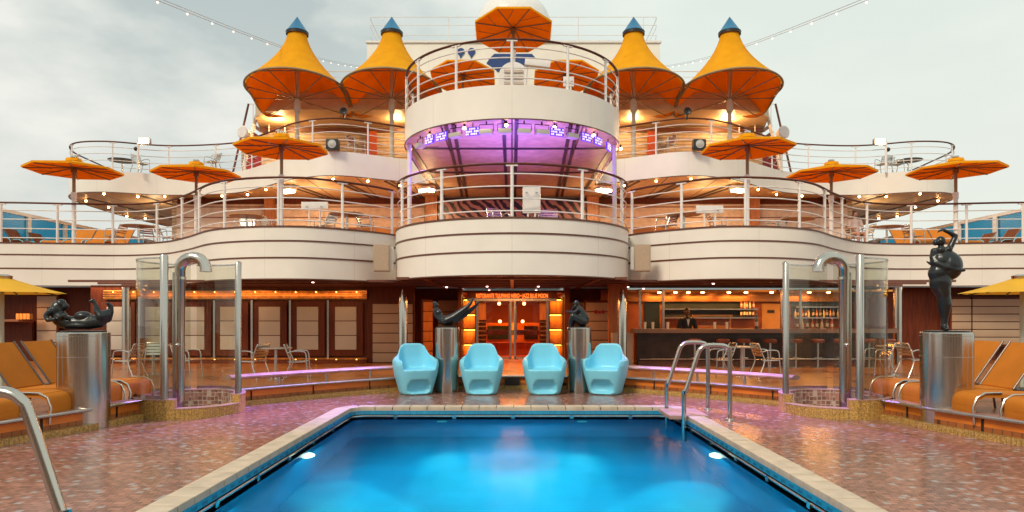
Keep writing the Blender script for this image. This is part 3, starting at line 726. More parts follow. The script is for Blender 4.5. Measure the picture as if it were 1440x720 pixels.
# interior room
rm=mat('lobby_red',(.26,.085,.035),.5); 
wall('room_back',rm,en,-1.9,1.9,28.0,28.1,.0,2.5); wall('room_side',rm,en,-1.9,-1.8,23.3,27.99,.0,2.5); wall('room_side',rm,en,1.8,1.9,23.3,27.99,.0,2.5)
wall('room_ceiling',mat('lobby_ceiling',(.22,.06,.03),.25),en,-1.79,1.79,23.3,27.99,2.42,2.5)
wall('reception_desk',WOOD,en,-1.1,1.1,25.2,25.8,.15,.62); wall('dark_screen',mat('screen_green',(.03,.06,.03),.2),en,-.9,-.1,25.0,25.05,.75,1.25)
wall('dark_screen',mat('screen_dark',(.03,.02,.02),.2),en,.45,.95,25.0,25.05,.75,1.25)
wall('display_frame',mat('display_orange',(.6,.25,.03),.4),en,-1.15,1.15,25.06,25.2,.66,1.36)
wall('lintel',COPPER,en,-.95,.95,22.9,22.97,Z(471,22.9),Z(464,22.9))
for px,py in ((702,427),(737,427),(703,452),(735,452)):
    mb=MB(); mb.ball((X(px,23.6),23.6,Z(py,23.6)),.055,12,8); mb.build('pendant_lamp',emis('pendant',(1,.62,.3),22),en)
for (a,b_) in ((684,718),(724,758)):
    x0,x1=X(a,22.7),X(b_,22.7); o=wall('door',DGL,en,x0,x1,22.70,22.72,.17,Z(423,22.7))
    mb=MB(); xx=x1-.05 if a<700 else x0+.05; mb.cyl(xx,22.62,.8,2.0,.022,10); mb.build('handle',STEEL,o)
    xf=x1 if a<700 else x0; mb=MB(); mb.box(xf-.035,xf+.035,22.66,22.69,.17,Z(423,22.7)); mb.box(x0,x1,22.66,22.685,.17,.24); mb.build('door_frame',BRUSH,o)
wall('header_strip',mat('header_steel',(.75,.65,.55),.18,1),en,X(657,22.3),X(783,22.3),22.22,22.35,Z(423.5,22.3),Z(420.0,22.3))
wall('sign_board',DARKW,en,X(657,22.3),X(783,22.3),22.25,22.34,Z(419.7,22.3),Z(411,22.3))
cu=bpy.data.curves.new('sign_lettering','FONT'); cu.body='RISTORANTE TULIPANO NERO \u2022 JAZZ BLUE MOON'; cu.size=.19; cu.extrude=.012; cu.align_x='CENTER'
tx=bpy.data.objects.new('sign_lettering',cu); COL.objects.link(tx); bpy.context.view_layer.update()
me=bpy.data.meshes.new_from_object(tx.evaluated_get(bpy.context.evaluated_depsgraph_get())); COL.objects.unlink(tx); bpy.data.objects.remove(tx)
wd=max(v.co.x for v in me.vertices)-min(v.co.x for v in me.vertices); sx=(X(771,22.2)-X(670,22.2))/wd
me.materials.append(SIGNE); o=bpy.data.objects.new('sign_lettering',me); COL.objects.link(o); o.parent=en; o.rotation_euler=(PI/2,0,0); o.scale=(sx,1.0,1); o.location=(0,22.235,Z(418.6,22.2))
lamp('AREA','lobby_light',(0,25.0,2.38),300,(1,.44,.14),en,2.4,2.0)
lamp('AREA','entrance_light',(0,21.0,2.45),120,(1,.38,.09),en,2.6,1.2)
# bar
bar=thing('bar_counter','long dark bar counter with a brown top running behind the right cafe tables','bar')
d=19.7; wall('top',mat('bar_top',(.20,.11,.07),.3,coat=.3),bar,3.55,11.2,d-.12,d+.6,1.12,1.235)
wall('front',mat('bar_front',(.03,.020,.016),.25,noise_amt=.4),bar,3.65,11.1,d+.02,d+.5,.18,1.12)
mb=MB(); mb.tube([(3.7,d-.1,.36),(11.0,d-.1,.36)],.025,8); mb.build('foot_rail',BRUSH,bar)
wall('plinth',BROWN,bar,3.7,11.05,d-.02,d+.019,.15,.30)
wall('end_panel',TAN,bar,2.95,3.54,d+.1,d+.5,.15,1.12)
bb=thing('back_bar','orange-lit back bar wall with dark mirror strips, steel shelf and a plain wooden door','bar')
d=22.8
wall('wall',mat('backbar_orange',(.36,.10,.018),.4,noise_amt=.25),bb,3.0,12.9,d,d+.1,.15,2.5)
wall('mirror',mat('mirror_dark',(.05,.06,.055),.12),bb,X(933,d),X(1060,d),d-.05,d-.002,Z(446,d),Z(424,d))
wall('mirror',mat('mirror_dark',(.05,.06,.055),.12),bb,X(1112,d),X(1182,d),d-.05,d-.002,Z(446,d),Z(424,d))
wall('window',mat('mirror_dark2',(.02,.03,.035),.1),bb,X(906,d),X(927,d),d-.06,d-.002,Z(462,d),Z(423,d))
for zz,a,b_ in ((Z(435,d),930,1062),(Z(447,d),930,1062),(Z(432,d),1115,1185),(Z(447,d),1112,1188)):
    mb=MB(); mb.box(X(a,d),X(b_,d),d-.3,d-.05,zz-.02,zz+.02); mb.build('shelf',BRUSH,bb)
dr=wall('door',mat('door_tan',(.50,.26,.08),.5),bb,X(1071,d),X(1096,d),d-.05,d-.002,.15,Z(427,d)); mb=MB(); mb.box(X(1078,d),X(1088,d),d-.07,d-.052,Z(440,d),Z(436,d)); mb.build('door_plate',DARK,dr)
for px in (900,933,1100,1126): mb=MB(); xx=X(px,21); mb.box(xx-.035,xx+.035,21,21.06,1.2 if px>930 else .3,2.45); mb.build('steel_mullion',BRUSH,bb)
wall('copper_soffit',COPPER,bb,3.6,12,21.2,22.7,2.38,2.44)
wall('bulkhead',mat('bulkhead_copper',(.55,.22,.06),.25,.6),bb,3.6,12.0,22.55,22.70,Z(424,22.6),2.37)
wall('side_pillar',WOOD,bb,2.95,3.5,20.5,20.8,.15,U1)
for k,px in enumerate((927,950,968,988,1025,1049,1085,1138,1165)):
    mb=MB(); mb.lathe([(0,0),(.05,0),(.06,.02),(0,.02)],14,(X(px,21.6),21.6,2.35)); mb.build('downlight',emis('bar_spot',(1,.55,.22),26),bb)
for px in (945,1000,1055,1150): lamp('AREA','back_bar_light',(X(px,21.5),21.9,2.3),42,(1,.42,.10),bb,.9,.4)
# bar things
def bottle_proto(col,nm,h=.30,label='x'):
    t=thing('bottle',label,'bottle'); mb=MB(); mb.lathe([(0,0),(.037,0),(.038,h*.6),(.014,h*.78),(.013,h)],10); mb.build('glass_body',mat(nm,col,.15,coat=.5),t)
    mb=MB(); mb.lathe([(.016,h-.01),(.016,h+.025),(0,h+.025)],8); mb.build('cap',mat('bottle_cap',(.5,.45,.4),.3),t)
    mb=MB(); mb.lathe([(.0395,h*.2),(.0395,h*.5)],10,cap=False); mb.build('label_band',mat('bottle_paper',(.6,.5,.35),.6),t); return t
BP=[bottle_proto(c,'bottle_glass_%d'%i,h,'x') for i,(c,h) in enumerate((((.10,.03,.01),.30),((.45,.10,.02),.28),((.03,.05,.03),.32),((.6,.45,.3),.26)))]
names=['dark brown','amber','dark green','clear pale']
i=0
for px in list(range(1043,1062,4)):
    for zz in (Z(445.3,22.6),Z(433.6,22.6)):
        put(BP[i%4],(X(px,22.6)+random.uniform(-.02,.02),22.6,zz),0,'%s bottle among the reddish cluster on the back bar shelves'%names[i%4],'bottles on the back bar'); i+=1
for px in range(1118,1184,5):
    put(BP[(i*3+1)%4],(X(px,22.6)+random.uniform(-.02,.02),22.6,Z(446,22.6)),0,'%s bottle in the row on the back bar seen through the right shower glass'%names[(i*3+1)%4],'bottles in the glassed row'); i+=1
for px in range(1124,1180,7):
    put(BP[(i*3)%4],(X(px,20.0)+random.uniform(-.02,.02),20.1,1.235),0,'%s bottle standing on the counter seen through the right shower glass'%names[(i*3)%4],'bottles on the counter'); i+=1
put(BP[2],(X(1064,20),20.0,1.235),0,'dark green bottle alone on the counter before the wooden door','bottles on the counter',scale=(1.3,1.3,1.3))
cp=thing('cup_stack','x','cup'); mb=MB()
mb.lathe([(.0,0),(.035,0),(.045,.20),(.0,.2)],12); mb.build('cups',mat('white_cup',(.8,.7,.55),.4),cp)
for px,l in ((907,'beside the window'),(918,'left of the steel mullion'),(939,'near the bartender'),(1005,'in front of the glass rack'),(1022,'right of the glass rack'),(1104,'next to the right shower post')):
    put(cp,(X(px,19.9),19.9,1.235),0,'short stack of pale cups on the bar counter %s'%l,'cup stacks on the bar')
rk=thing('glass_rack','copper glass rack holding rows of hanging glasses behind the bartender','rack',(X(1000,21.0),21.0,1.235)); RC=mat('rack_lit_copper',(.75,.34,.09),.35)  # matt orange instead of metal, copper's lit look put into the colour
mb=MB(); mb.box(-.55,.62,-.15,.15,.36,.42); mb.build('rack_top',RC,rk)
for s in (-.55,.6): mb=MB(); mb.cyl(s,0,-.6,.36,.02,8); mb.build('rack_leg',RC,rk)
for k in range(10):
    mb=MB(); mb.lathe([(.035,.355),(.006,.34),(.006,.24),(.045,.19),(.04,.09)],10,(-.48+k*.11,-.05,0),cap=False); mb.build('wine_glass',GLS,rk)
tag(wall('cabinet',mat('copper_cabinet',(.4,.16,.05),.4),None,X(975,22),X(1028,22),22.0,22.3,.15,1.3),'low copper coloured cabinet under the glass rack','cabinet')
# bar stools
st=thing('bar_stool','x','bar stool')
mb=MB(); mb.lathe([(0,.70),(.17,.70),(.19,.73),(.19,.78),(.15,.81),(0,.81)],20); mb.build('seat',mat('stool_leather',(.17,.04,.02),.4),st)
mb=MB(); mb.cyl(0,0,.03,.70,.03,12); mb.build('pedestal',BRUSH,st)
mb=MB(); mb.lathe([(0,0),(.2,0),(.2,.015),(.04,.035),(0,.035)],20); mb.build('base',BRUSH,st)
mb=MB(); mb.tube([(.13*math.cos(a*PI/8),.13*math.sin(a*PI/8),.27) for a in range(16)],.012,6,closed=True); mb.box(-.13,.13,-.01,.01,.26,.28); mb.build('foot_ring',BRUSH,st)
for px,l in ((977,'behind the near pool handrail'),(1017,'left of the round cafe table, behind a chair'),(1046,'behind the round cafe table'),(1083,'just left of the right shower post'),(1119,'first seen through the right shower glass'),(1150,'second seen through the right shower glass'),(1182,'behind the right shower pipe'),(1222,'seen through the curved side glass'),(1250,'beside the right steel pillar')):
    put(st,(X(px,19.2),19.2,.15),0,'round brown bar stool at the bar, %s'%l,'bar stools along the counter')
# far left snack counter
sn=thing('snack_counter','dim snack counter with lit trays at the far left edge','counter'); wall('counter_top',mat('snack_top',(.25,.1,.05),.4),sn,X(-40,22),X(45,22),21.4,21.9,Z(452,22),Z(449,22)); wall('counter_body',DARKW,sn,X(-40,22),X(45,22),21.99,22.2,.15,Z(453,22))
for k in range(4): mb=MB(); mb.box(X(24+k*5,21.6),X(28+k*5,21.6),21.55,21.7,Z(449,21.6),Z(441,21.6)); mb.build('lit_tray',mat('tray_amber',(.7,.3,.06),.4),sn)
lamp('AREA','snack_light',(X(25,21.5),21.3,2.1),14,(1,.4,.1),sn,.8,.3)
# ceiling beams and downlights of the lower terrace
cb=thing('ceiling_frame','dark brown beams and small downlights under the middle deck','ceiling')
for y in (17.0,18.3,19.6,20.8,22.0): wall('beam',mat('beam_brown',(.16,.05,.025),.3,coat=.3),cb,-2.9 if y<18 else -12,2.9 if y<18 else 12,y-.05,y+.05,U1-.04,U1+.02)
for x in (-2.2,0,2.2): wall('cross_beam',mat('beam_brown',(.16,.05,.025),.3),cb,x-.05,x+.05,17.06,22.9,U1-.042,U1-.0)
for px,py in ((685,403),(757,403),(688,408.3),(754,408.3),(883,403.5),(440,397),(1003,399),(650,409),(628,404),(905,406)):
    dd=.93*F/(445-py); mb=MB(); mb.lathe([(0,0),(.03,0),(.035,.02),(0,.02)],12,(X(px,dd),dd,U1-.05)); mb.build('downlight',PINKD,cb)
for x,y,e in ((-8.5,19.6,24),(-5.2,19.2,24),(0,18.6,45),(5.2,18.5,28),(8.8,18.8,28),(-12.5,20.8,25),(13,20.8,20)):
    lamp('AREA','terrace_light',(x,y,U1-.07),e,(1,.50,.20),cb,1.2,1.2)
# ================================================================ TENT CANOPIES
def tent_parts():
    a=1.94; H0=2.36 # rim corner height above deck
    def rim(th):
        c,s_=math.cos(th),math.sin(th); q=max(0,s_)
        n=2.05+4.5*q**.6
        r=a/((abs(c)**n+abs(s_)**n)**(1/n))
        return r,3.0+.20*max(0,-s_)**1.5-((.44*abs(math.sin(2*th))**2.4+.08*s_) if s_>0 else .0)
    TOP=5.25; NA=96; NR=18
    def surf(inset=0,dz=0):
        vs=[];fs=[]
        for i in range(NR+1):
            t=i/NR
            for k in range(NA):
                th=2*PI*k/NA; r,z=rim(th); r-=inset
                rr=.36+(r-.36)*(t**1.62); zz=TOP+(z-TOP)*t
                # slight panel seams
                rr*=1+.004*t*math.cos(8*th)
                vs.append((rr*math.cos(th),rr*math.sin(th),zz+dz))
        for i in range(NR):
            for k in range(NA): fs.append((i*NA+k,(i+1)*NA+k,(i+1)*NA+(k+1)%NA,i*NA+(k+1)%NA))
        return MB().add(vs,fs)
    return a,H0,rim,TOP,NA,surf
a_,H0,rim,TOP,NA,surf=tent_parts()
tent=thing('tent_canopy','x','tent canopy')
surf().build('canopy',YEL,tent,recalc=False); surf(.06,-.05).build('underside_layer',ORL,tent,recalc=False)  # added inner layer, its orange carries the underside glow
mb=MB(); mb.tube([(rim(2*PI*k/NA)[0]*math.cos(2*PI*k/NA),rim(2*PI*k/NA)[0]*math.sin(2*PI*k/NA),rim(2*PI*k/NA)[1]-.02) for k in range(NA)],.042,8,closed=True); mb.build('rim_tube',FRAMEB,tent)
mb=MB(); mb.lathe([(.40,TOP-.08),(.43,TOP-.08),(.43,TOP+.04),(.40,TOP+.04)],32,cap=False); mb.build('collar',DARK,tent)
mb=MB(); mb.lathe([(.44,TOP+.02),(.40,TOP+.06),(0,TOP+.66)],32); mb.build('cone_cap',BLUEC,tent)
mb=MB(); mb.cyl(0,0,0,TOP,.085,20); mb.lathe([(.13,2.15),(.13,2.5),(.09,2.6)],16); mb.build('pole',mat('pole_pale',(.55,.47,.36),.4),tent)
hub=(0,0,2.65)
for k in range(12):
    th=2*PI*k/12+PI/12; r,z=rim(th); p=Vector((r*math.cos(th),r*math.sin(th),z-.03))
    mb=MB(); mb.tube([hub,p],.022,6); mb.build('strut',FRAMEB,tent)
for k in range(4):
    th=PI/4+k*PI/2; 
    for q in (-1,1):
        r1,z1=rim(th+q*.30); r2,z2=rim(th+q*PI/2*.78)
        mb=MB(); mb.tube([(r1*math.cos(th+q*.3),r1*math.sin(th+q*.3),z1-.03),(r2*math.cos(th+q*PI/2*.78),r2*math.sin(th+q*PI/2*.78),z2-.03)],.022,6); mb.build('brace',FRAMEB,tent)
DT=26.6
for px,l in ((418,'leftmost yellow peaked tent canopy with a blue cone tip'),(551,'yellow peaked tent canopy with blue tip, between the leftmost tent and the round balcony'),(891,'yellow peaked tent canopy with blue tip, just right of the round balcony'),(1026,'rightmost yellow peaked tent canopy with a blue cone tip')):
    put(tent,(X(px,DT),DT,F2),0,l,'yellow tent canopies on the upper deck')
# ================================================================ OCTAGON UMBRELLAS
def umbrella_proto(R_,pole,nm='deck_umbrella',tilt=0):
    t=thing(nm,'x','umbrella')
    A=[PI/8+k*PI/4 for k in range(8)]
    top=[(R_*math.cos(a),R_*math.sin(a),pole) for a in A]; 
    m1=[(R_*.22*math.cos(a),R_*.22*math.sin(a),pole+.24) for a in A]
    bot=[(R_*math.cos(a),R_*math.sin(a),pole-.06) for a in A]
    mb=MB(); mb.add(top+m1+[(0,0,pole+.27)]+bot,[(k,(k+1)%8,8+(k+1)%8,8+k) for k in range(8)]+[(8+k,8+(k+1)%8,16) for k in range(8)]+[(17+k,17+(k+1)%8,(k+1)%8,k) for k in range(8)])
    mb.build('canopy',YEL,t,recalc=False,sharp=15)
    s_=.985; mb=MB(); mb.add([(x*s_,y*s_,z-.055) for x,y,z in top]+[(0,0,pole+.10)],[(k,(k+1)%8,8) for k in range(8)]); mb.build('underside_layer',ORL,t,recalc=False,sharp=5)  # added sheet below the canopy; underside light is put into its colour
    mb=MB(); mb.lathe([(R_*.18,pole+.27),(R_*.16,pole+.36),(0,pole+.40)],8); mb.build('vent_cap',YEL,t)
    mb=MB(); mb.lathe([(.10,pole+.405),(.10,pole+.45),(0,pole+.46)],16); mb.build('cap_disc',ALU,t)
    for k in range(8):
        a=A[k]; mb=MB(); mb.tube([(0,0,pole+.06),(R_*.96*math.cos(a),R_*.96*math.sin(a),pole-.07)],.02,6); mb.build('rib',FRAMEB,t)
        b=a+PI/8; mb=MB(); mb.tube([(R_*.42*math.cos(a),R_*.42*math.sin(a),pole-.03),(R_*.86*math.cos(b),R_*.86*math.sin(b),pole-.055)],.010,5); mb.build('stretcher',FRAMEB,t)
    mb=MB(); mb.cyl(0,0,pole-.75,pole+.2,.05,14); mb.lathe([(.09,pole-.1),(.09,pole+.02)],12); mb.build('upper_mast',FRAMEB,t)
    if tilt:
        M=Matrix.Translation((0,0,pole-.7))@Matrix.Rotation(-tilt,4,'X')@Matrix.Translation((0,0,-(pole-.7)))
        for ch in t.children: ch.matrix_local=M
    mb=MB(); mb.cyl(0,0,0,pole-.75,.065,16); mb.lathe([(.085,pole-.95),(.085,pole-.74)],14); mb.build('pole',WHITE2,t)
    return t
u=umbrella_proto(1.42,2.45)
for px,d,l,r in ((104,21.35,'leftmost orange octagonal umbrella standing at the middle deck rail',.1),(276,22.3,'orange octagonal umbrella between the leftmost one and the one before the left tents',0),(396,19.4,'orange octagonal umbrella at the middle deck rail below the leftmost tent',.05),(1051,19.4,'orange octagonal umbrella at the middle deck rail below the rightmost tent',-.05),(1169,22.3,'orange octagonal umbrella between the rightmost one and the one before the right tents',0),(1344,21.35,'rightmost orange octagonal umbrella standing at the middle deck rail, above the standing bronze',-.1)):
    s_=.92 if d<20 else .97
    put(u,(X(px,d),d,F1),r,l,'orange umbrellas along the middle deck rail',scale=(s_,s_,1.05 if d<20 else (1.0 if d>22 else .965)))
u2=umbrella_proto(1.36,3.66,tilt=.17)
for px,d,l in ((722,22.4,'topmost orange umbrella, in front of the white radar dome'),(651,26.8,'orange umbrella left of the blue painted shape on the top balcony'),(796,26.8,'orange umbrella right of the blue painted shape on the top balcony')):
    put(u2,(X(px,d),d,F2),0,l,'orange umbrellas on the top balcony')
# lower yellow parasols
def parasol(s,label):
    t=thing('yellow_parasol',label,'parasol',(s*X(1437,13.0),13.0,.15),group='yellow parasols on the lower terrace'); z0=1.90;R_=1.06
    n=8; A=[PI/8+k*PI/4 for k in range(n)]
    prof=[(1,0),(.75,.07),(.5,.15),(.25,.24),(.12,.29)]
    vs=[(R_*r*math.cos(a),R_*r*math.sin(a),z0+z) for r,z in prof for a in A]+[(0,0,z0+.30)]
    fs=[(i*n+k,i*n+(k+1)%n,(i+1)*n+(k+1)%n,(i+1)*n+k) for i in range(4) for k in range(n)]+[(4*n+k,4*n+(k+1)%n,5*n) for k in range(n)]
    MB().add(vs,fs).build('canopy',YEL2,t,recalc=False,sharp=60)
    mb=MB(); mb.lathe([(.16,z0+.28),(.17,z0+.33),(.1,z0+.36),(0,z0+.36)],20); mb.build('cap',STEEL,t)
    mb=MB(); mb.cyl(0,0,0,z0+.3,.035,14); mb.build('pole',mat('pole_green',(.45,.48,.38),.4),t)
    for a in A: mb=MB(); mb.tube([(0,0,z0+.20),(R_*.97*math.cos(a),R_*.97*math.sin(a),z0-.01)],.012,6); mb.build('rib',DARK,t)
    mb=MB(); mb.lathe([(0,0),(.28,0),(.28,.05),(.05,.09),(0,.09)],20); mb.build('base',DARK,t)
parasol(-1,'yellow parasol cut by the left edge of the photo'); parasol(1,'yellow parasol cut by the right edge of the photo')
# ================================================================ SHOWERS
def shower(s):
    nm='left' if s<0 else 'right'
    t=thing('pool_shower','round %s shower with curved glass, steel posts and a gold mosaic base'%nm,'shower',(s*5.38,11.3,0),group='poolside showers'); t.scale=(-s,1,1)
    Ro,Ri=.86,.72; zl,zh=.16,.30
    def ring(a0,a1,z0,z1,ro,ri,n=40):
        vs=[];fs=[]
        for i in range(n+1):
            a=math.radians(a0+(a1-a0)*i/n); c,s_=math.cos(a),math.sin(a)
            vs+=[(ro*c,ro*s_,z0),(ro*c,ro*s_,z1),(ri*c,ri*s_,z1),(ri*c,ri*s_,z0)]
        for i in range(n):
            for k in range(4): fs.append((i*4+k,i*4+(k+1)%4,(i+1)*4+(k+1)%4,(i+1)*4+k))
        fs+=[(3,2,1,0),tuple(n*4+k for k in range(4))]
        return MB().add(vs,fs)
    ring(-5,280,0,zh,Ro,Ri,60).build('base_wall',GOLDM,t); ring(280,355,0,zl,Ro,Ri,20).build('low_wall',GOLDM,t)
    ring(-4.5,279.5,.0,zh+.004,Ri-.001,Ri-.04,60).build('inner_mosaic',REDM,t); ring(-4.5,279.5,zh,zh+.012,Ro+.006,Ri-.045,60).build('rim',LEDGE,t); ring(280.5,354.5,zl,zl+.012,Ro+.006,Ri-.02,20).build('rim',LEDGE,t)
    ring(280,355,.0,zl+.004,Ri-.001,Ri-.03,20).build('inner_mosaic',REDM,t)
    mb=MB(); mb.cyl(0,0,.004,.015,Ri-.002,40); mb.build('floor',REDM,t)
    for a0,a1 in ((115,262),(2,108)):
        ring(a0,a1,zh+.06,2.50,.795,.783,40).build('curved_glass',GLS,t)
        o=ring(a0,a1,2.50,2.525,.80,.778,40).build('top_rail',BRUSH,t); ring(a0,a1,zh+.012,zh+.06,.80,.778,40).build('bottom_rail',BRUSH,t)
    for ang,r,z in ((268,.060,2.56),(0,.05,2.50)):
        a=math.radians(ang); mb=MB(); mb.lathe([(r,zh),(r,z-.02),(r-.012,z)],20,(.80*math.cos(a),.80*math.sin(a),0)); mb.build('glass_post',BRUSH,t)
    # shower pipe with gooseneck
    pts=[(.0,-.35,.09),(.0,-.35,1.0),(.0,-.35,2.38)]
    P=[Vector((.0,-.35,.012)),Vector((.0,-.35,1.3)),Vector((.0,-.35,2.36))]
    for k in range(1,11):
        a=PI-k*PI/10*1.0; P.append(Vector((.22+.22*math.cos(a),-.35-.05*k/10,2.36+.20*math.sin(a))))
    P.append(Vector((.44,-.40,2.32)))
    mb=MB(); mb.tube(P,[.07,.07,.08]+[.088]*10+[.095],20); mb.build('pipe',STEEL,t)
    mb=MB(); mb.cyl(0,-.35,2.20,2.24,.092,20); mb.build('collar',STEEL,t)
    mb=MB(); mb.cyl(-0.13,-.27,.01,2.32,.032,14); mb.build('riser_pipe',BRUSH,t)
    mb=MB(); mb.cyl(0,-.35,1.12,1.16,.075,18); mb.ball((.0,-.44,1.14),.035,10,8); mb.tube([(.0,-.44,1.14),(.08,-.47,1.14)],.012,8); mb.build('tap',STEEL,t)
shower(-1); shower(1)
# ================================================================ COLUMNS
for s,nm in ((-1,'left'),(1,'right')):
    d=20.4; mb=MB(); mb.lathe([(.125,0),(.125,Z(404,d)-.15),(.0,Z(404,d)-.15)],28); 
    tag(mb.build('steel_pillar',STEEL,None,(s*abs(X(178 if s<0 else 1262,d)),d,.15)),'polished steel pillar behind the %s shower, flat topped'%nm,'pillar',group='flat polished pillars')
    d=18.6; mb=MB(); zt=Z(405,d)-.15; mb.lathe([(.125,0),(.125,zt-.42),(.095,zt-.25),(.045,zt-.08),(.0,zt)],28)
    tag(mb.build('pointed_column',STEEL,None,(s*abs(X(567 if s<0 else 875,d)),d,.15)),'polished steel column with a pointed top beside the %s end armchair'%nm,'column',group='pointed polished columns')
# box speakers on the deck front
for s,nm in ((-1,'left'),(1,'right')):
    t=thing('box_speaker','beige box speaker hung on the wall where the %s wave meets the round bay'%nm,'speaker',(s*3.42,17.75,2.78),s*-.12,group='beige box speakers')
    mb=MB(); mb.box(-.21,.21,-.14,.14,0,.70); mb.build('cabinet',mat('speaker_beige',(.42,.32,.22),.6),t,bevel=.015)
    mb=MB(); mb.box(-.18,.18,-.15,-.142,.03,.67); mb.build('grille',mat('speaker_grille',(.46,.34,.24),.8,noise_amt=.2,scale=90),t)
    mb=MB(); mb.box(-s*.30 if s>0 else .215,-.215 if s>0 else .30,-.03,.05,.05,.65); mb.tube([(-s*.27,0,.12),(-s*.27,.6,.12)],.02,6); mb.tube([(-s*.27,0,.58),(-s*.27,.6,.58)],.02,6); mb.build('bracket',WHITE2,t)
# ================================================================ PEDESTALS AND BRONZES
def pedestal(x,y,r,z,label):
    t=thing('steel_pedestal',label,'pedestal',(x,y,0),group='mirror steel pedestals')
    mb=MB(); mb.lathe([(0,0.002),(r,0.002),(r,z-.015),(r-.012,z),(0,z)],56); mb.build('drum',STEEL,t)
    mb=MB(); mb.lathe([(r+.003,z*.745),(r+.006,z*.747),(r+.003,z*.749)],56,cap=False); mb.lathe([(r+.003,z-.055),(r+.006,z-.053),(r+.003,z-.051)],56,cap=False); mb.build('seam_ring',BRUSH,t)
    mb=MB(); mb.lathe([(0,z+.001),(r*.86,z+.001),(r*.86,z+.02),(0,z+.02)],40); mb.build('plinth_disc',DARK,t)
PZ=1.375
pedestal(X(118,9.75),9.75,.335,PZ,'wide mirror steel pedestal carrying the reclining bronze at the left')
pedestal(X(1331,9.75),9.75,.335,PZ,'wide mirror steel pedestal carrying the standing bronze at the right')
pedestal(X(629,14.3),14.3,.255,1.365,'narrow mirror steel pedestal between the two left blue armchairs')
pedestal(X(814.5,14.3),14.3,.255,1.365,'narrow mirror steel pedestal between the two right blue armchairs')
def px3(d,x,y,dy=0,r=None):
    s_=d/F
    if r is None: return (X(x,d),d+dy,Z(y,d)+.02)
    return (X(x,d),d+dy,Z(y,d)+.02,r*s_)
def chain(d,*pts): return ('chain',[px3(d,p[0],p[1],p[3] if len(p)>3 else 0,p[2]) for p in pts])
def ell(d,x,y,rx,rz,ry=None,dy=0): s_=d/F; return ('ell',px3(d,x,y,dy),(rx*s_,(ry or rx)*s_,rz*s_))
d=9.75
items=[ # standing stout figure
 ell(d,1322.5,341,6.3,7.2,6.6), ell(d,1315.5,343,4.2,4.5), chain(d,(1323,348,3.4),(1325,354,5)),
 ell(d,1325,358,14.5,9.5,9), ell(d,1330,353,5,4.5,4,-.07), ell(d,1319,354,5,4.5,4,-.07),
 ell(d,1325,369,16,15,13), ell(d,1334,376,16.5,20,14,-.03), ell(d,1330,366,16,13,13), ell(d,1327,381,18,14,13),
 ell(d,1321,386,15,15,12), ell(d,1322.5,398,14.5,20,12.5), chain(d,(1322,398,12,-.01),(1325,412,10.5),(1327,419,8.8),(1328.5,430,9.2),(1328.5,440,7),(1328.5,449,4.8),(1328,457,4.4),(1328,462,5)),
 chain(d,(1328,463,4.5,-.02),(1326,464.5,3,-.09)), chain(d,(1333,355,4.6),(1338.5,345,4.0),(1343.5,334,3.6),(1335,329,2.8),(1326,325,2.2),(1321,326.5,1.5)),
 chain(d,(1313.5,355,4.6),(1311.5,364,4.2),(1312,372,3.8,-.05),(1324,379,3.2,-.13),(1338,383,2.8,-.15),(1346,383,2.2,-.15)),
 chain(d,(1312,374,2.6),(1307,372,2),(1303.5,370,1.2)),
]
for k in range(4): items.append(chain(d,(1324,326.5-.0,1.0,-.03+.02*k),(1319.5,327+.5*k,.7,-.035+.022*k)))
tag(blob('bronze_statue',items,BRONZE,.011,3),'dark bronze of a stout standing nude with one arm over her head','statue',group='bronze figures')
items=[ # reclining boat-like figure, head and arms left, raised feet right
 ell(d,86,429.5,6.8,7.2,6.5), ell(d,92,433,4.5,5,5), chain(d,(84,436,6),(80,443,8.5),(84,451,9.5),(96,455.5,9.5),(110,456,9),(126,456,9.2),(140,453.5,9.5),(148,445,7.5)),
 ell(d,81,438,9.5,13.5,9), ell(d,84,447,10,9,9), ell(d,117,447,12,7.5,9), ell(d,131,449,6,4.5,7), ell(d,97,450.5,6,4,7), ell(d,112,459.5,33,5.5,10), ell(d,143,449,9,10,9),
 chain(d,(148,450,6,.05),(152,441,4.6,.05),(153,433,3.4,.05),(150.5,428.5,2.4,.02)), chain(d,(146,447,6,-.06),(140.5,440,4.4,-.06),(138,431,3,-.06),(135,424,2.4,-.07),(131.5,426,1.6,-.09)),
 chain(d,(77,440,4.4,-.1),(72.5,446,3.4,-.12),(76,452,3.2,-.13),(86,451,2.6,-.14)), chain(d,(92,448,3.6,-.1),(99,445,2.6,-.12),(101,449,2.2,-.12)),
]
tag(blob('bronze_statue',items,BRONZE,.011,3),'dark bronze of a stout nude lying on her back, on the left wide pedestal','statue',group='bronze figures')
def chainf(d,*pts): return chain(d,*[(p[0],p[1],p[2]*1.25,*p[3:]) for p in pts])
def ellf(d,x,y,rx,rz,ry=None,dy=0): return ell(d,x,y,rx*1.12,rz*1.1,(ry or rx)*1.12,dy)
d=14.3
fat=1.28
items=[
 ellf(d,612.6,430.5,3.5,3.9,3.4), ellf(d,611.5,428,3.2,2.6), chainf(d,(613,434,2.2),(613.5,438,3.4),(617,444,3.6),(622,450,4.4),(627,453,5.2)), ellf(d,629,454,10,4.6,6), ellf(d,617,441,3.8,4.5,4.6),
 chainf(d,(628,452.5,5.2,-.05),(638,447.5,4.6,-.06),(647,441,3.7,-.06),(656,434,2.8,-.06),(662,427.5,2.1,-.06),(665,421.5,1.3,-.06)),
 chainf(d,(631,453.5,5.0,.06),(643,449,4.4,.07),(653,443,3.5,.07),(662,437,2.6,.07),(668,432,1.9,.07),(672,427,1.3,.07)),
 chainf(d,(611,437,1.9,-.06),(612.5,445,1.7,-.08),(619,451.5,1.6,-.1),(625,455,1.4,-.1)),
]
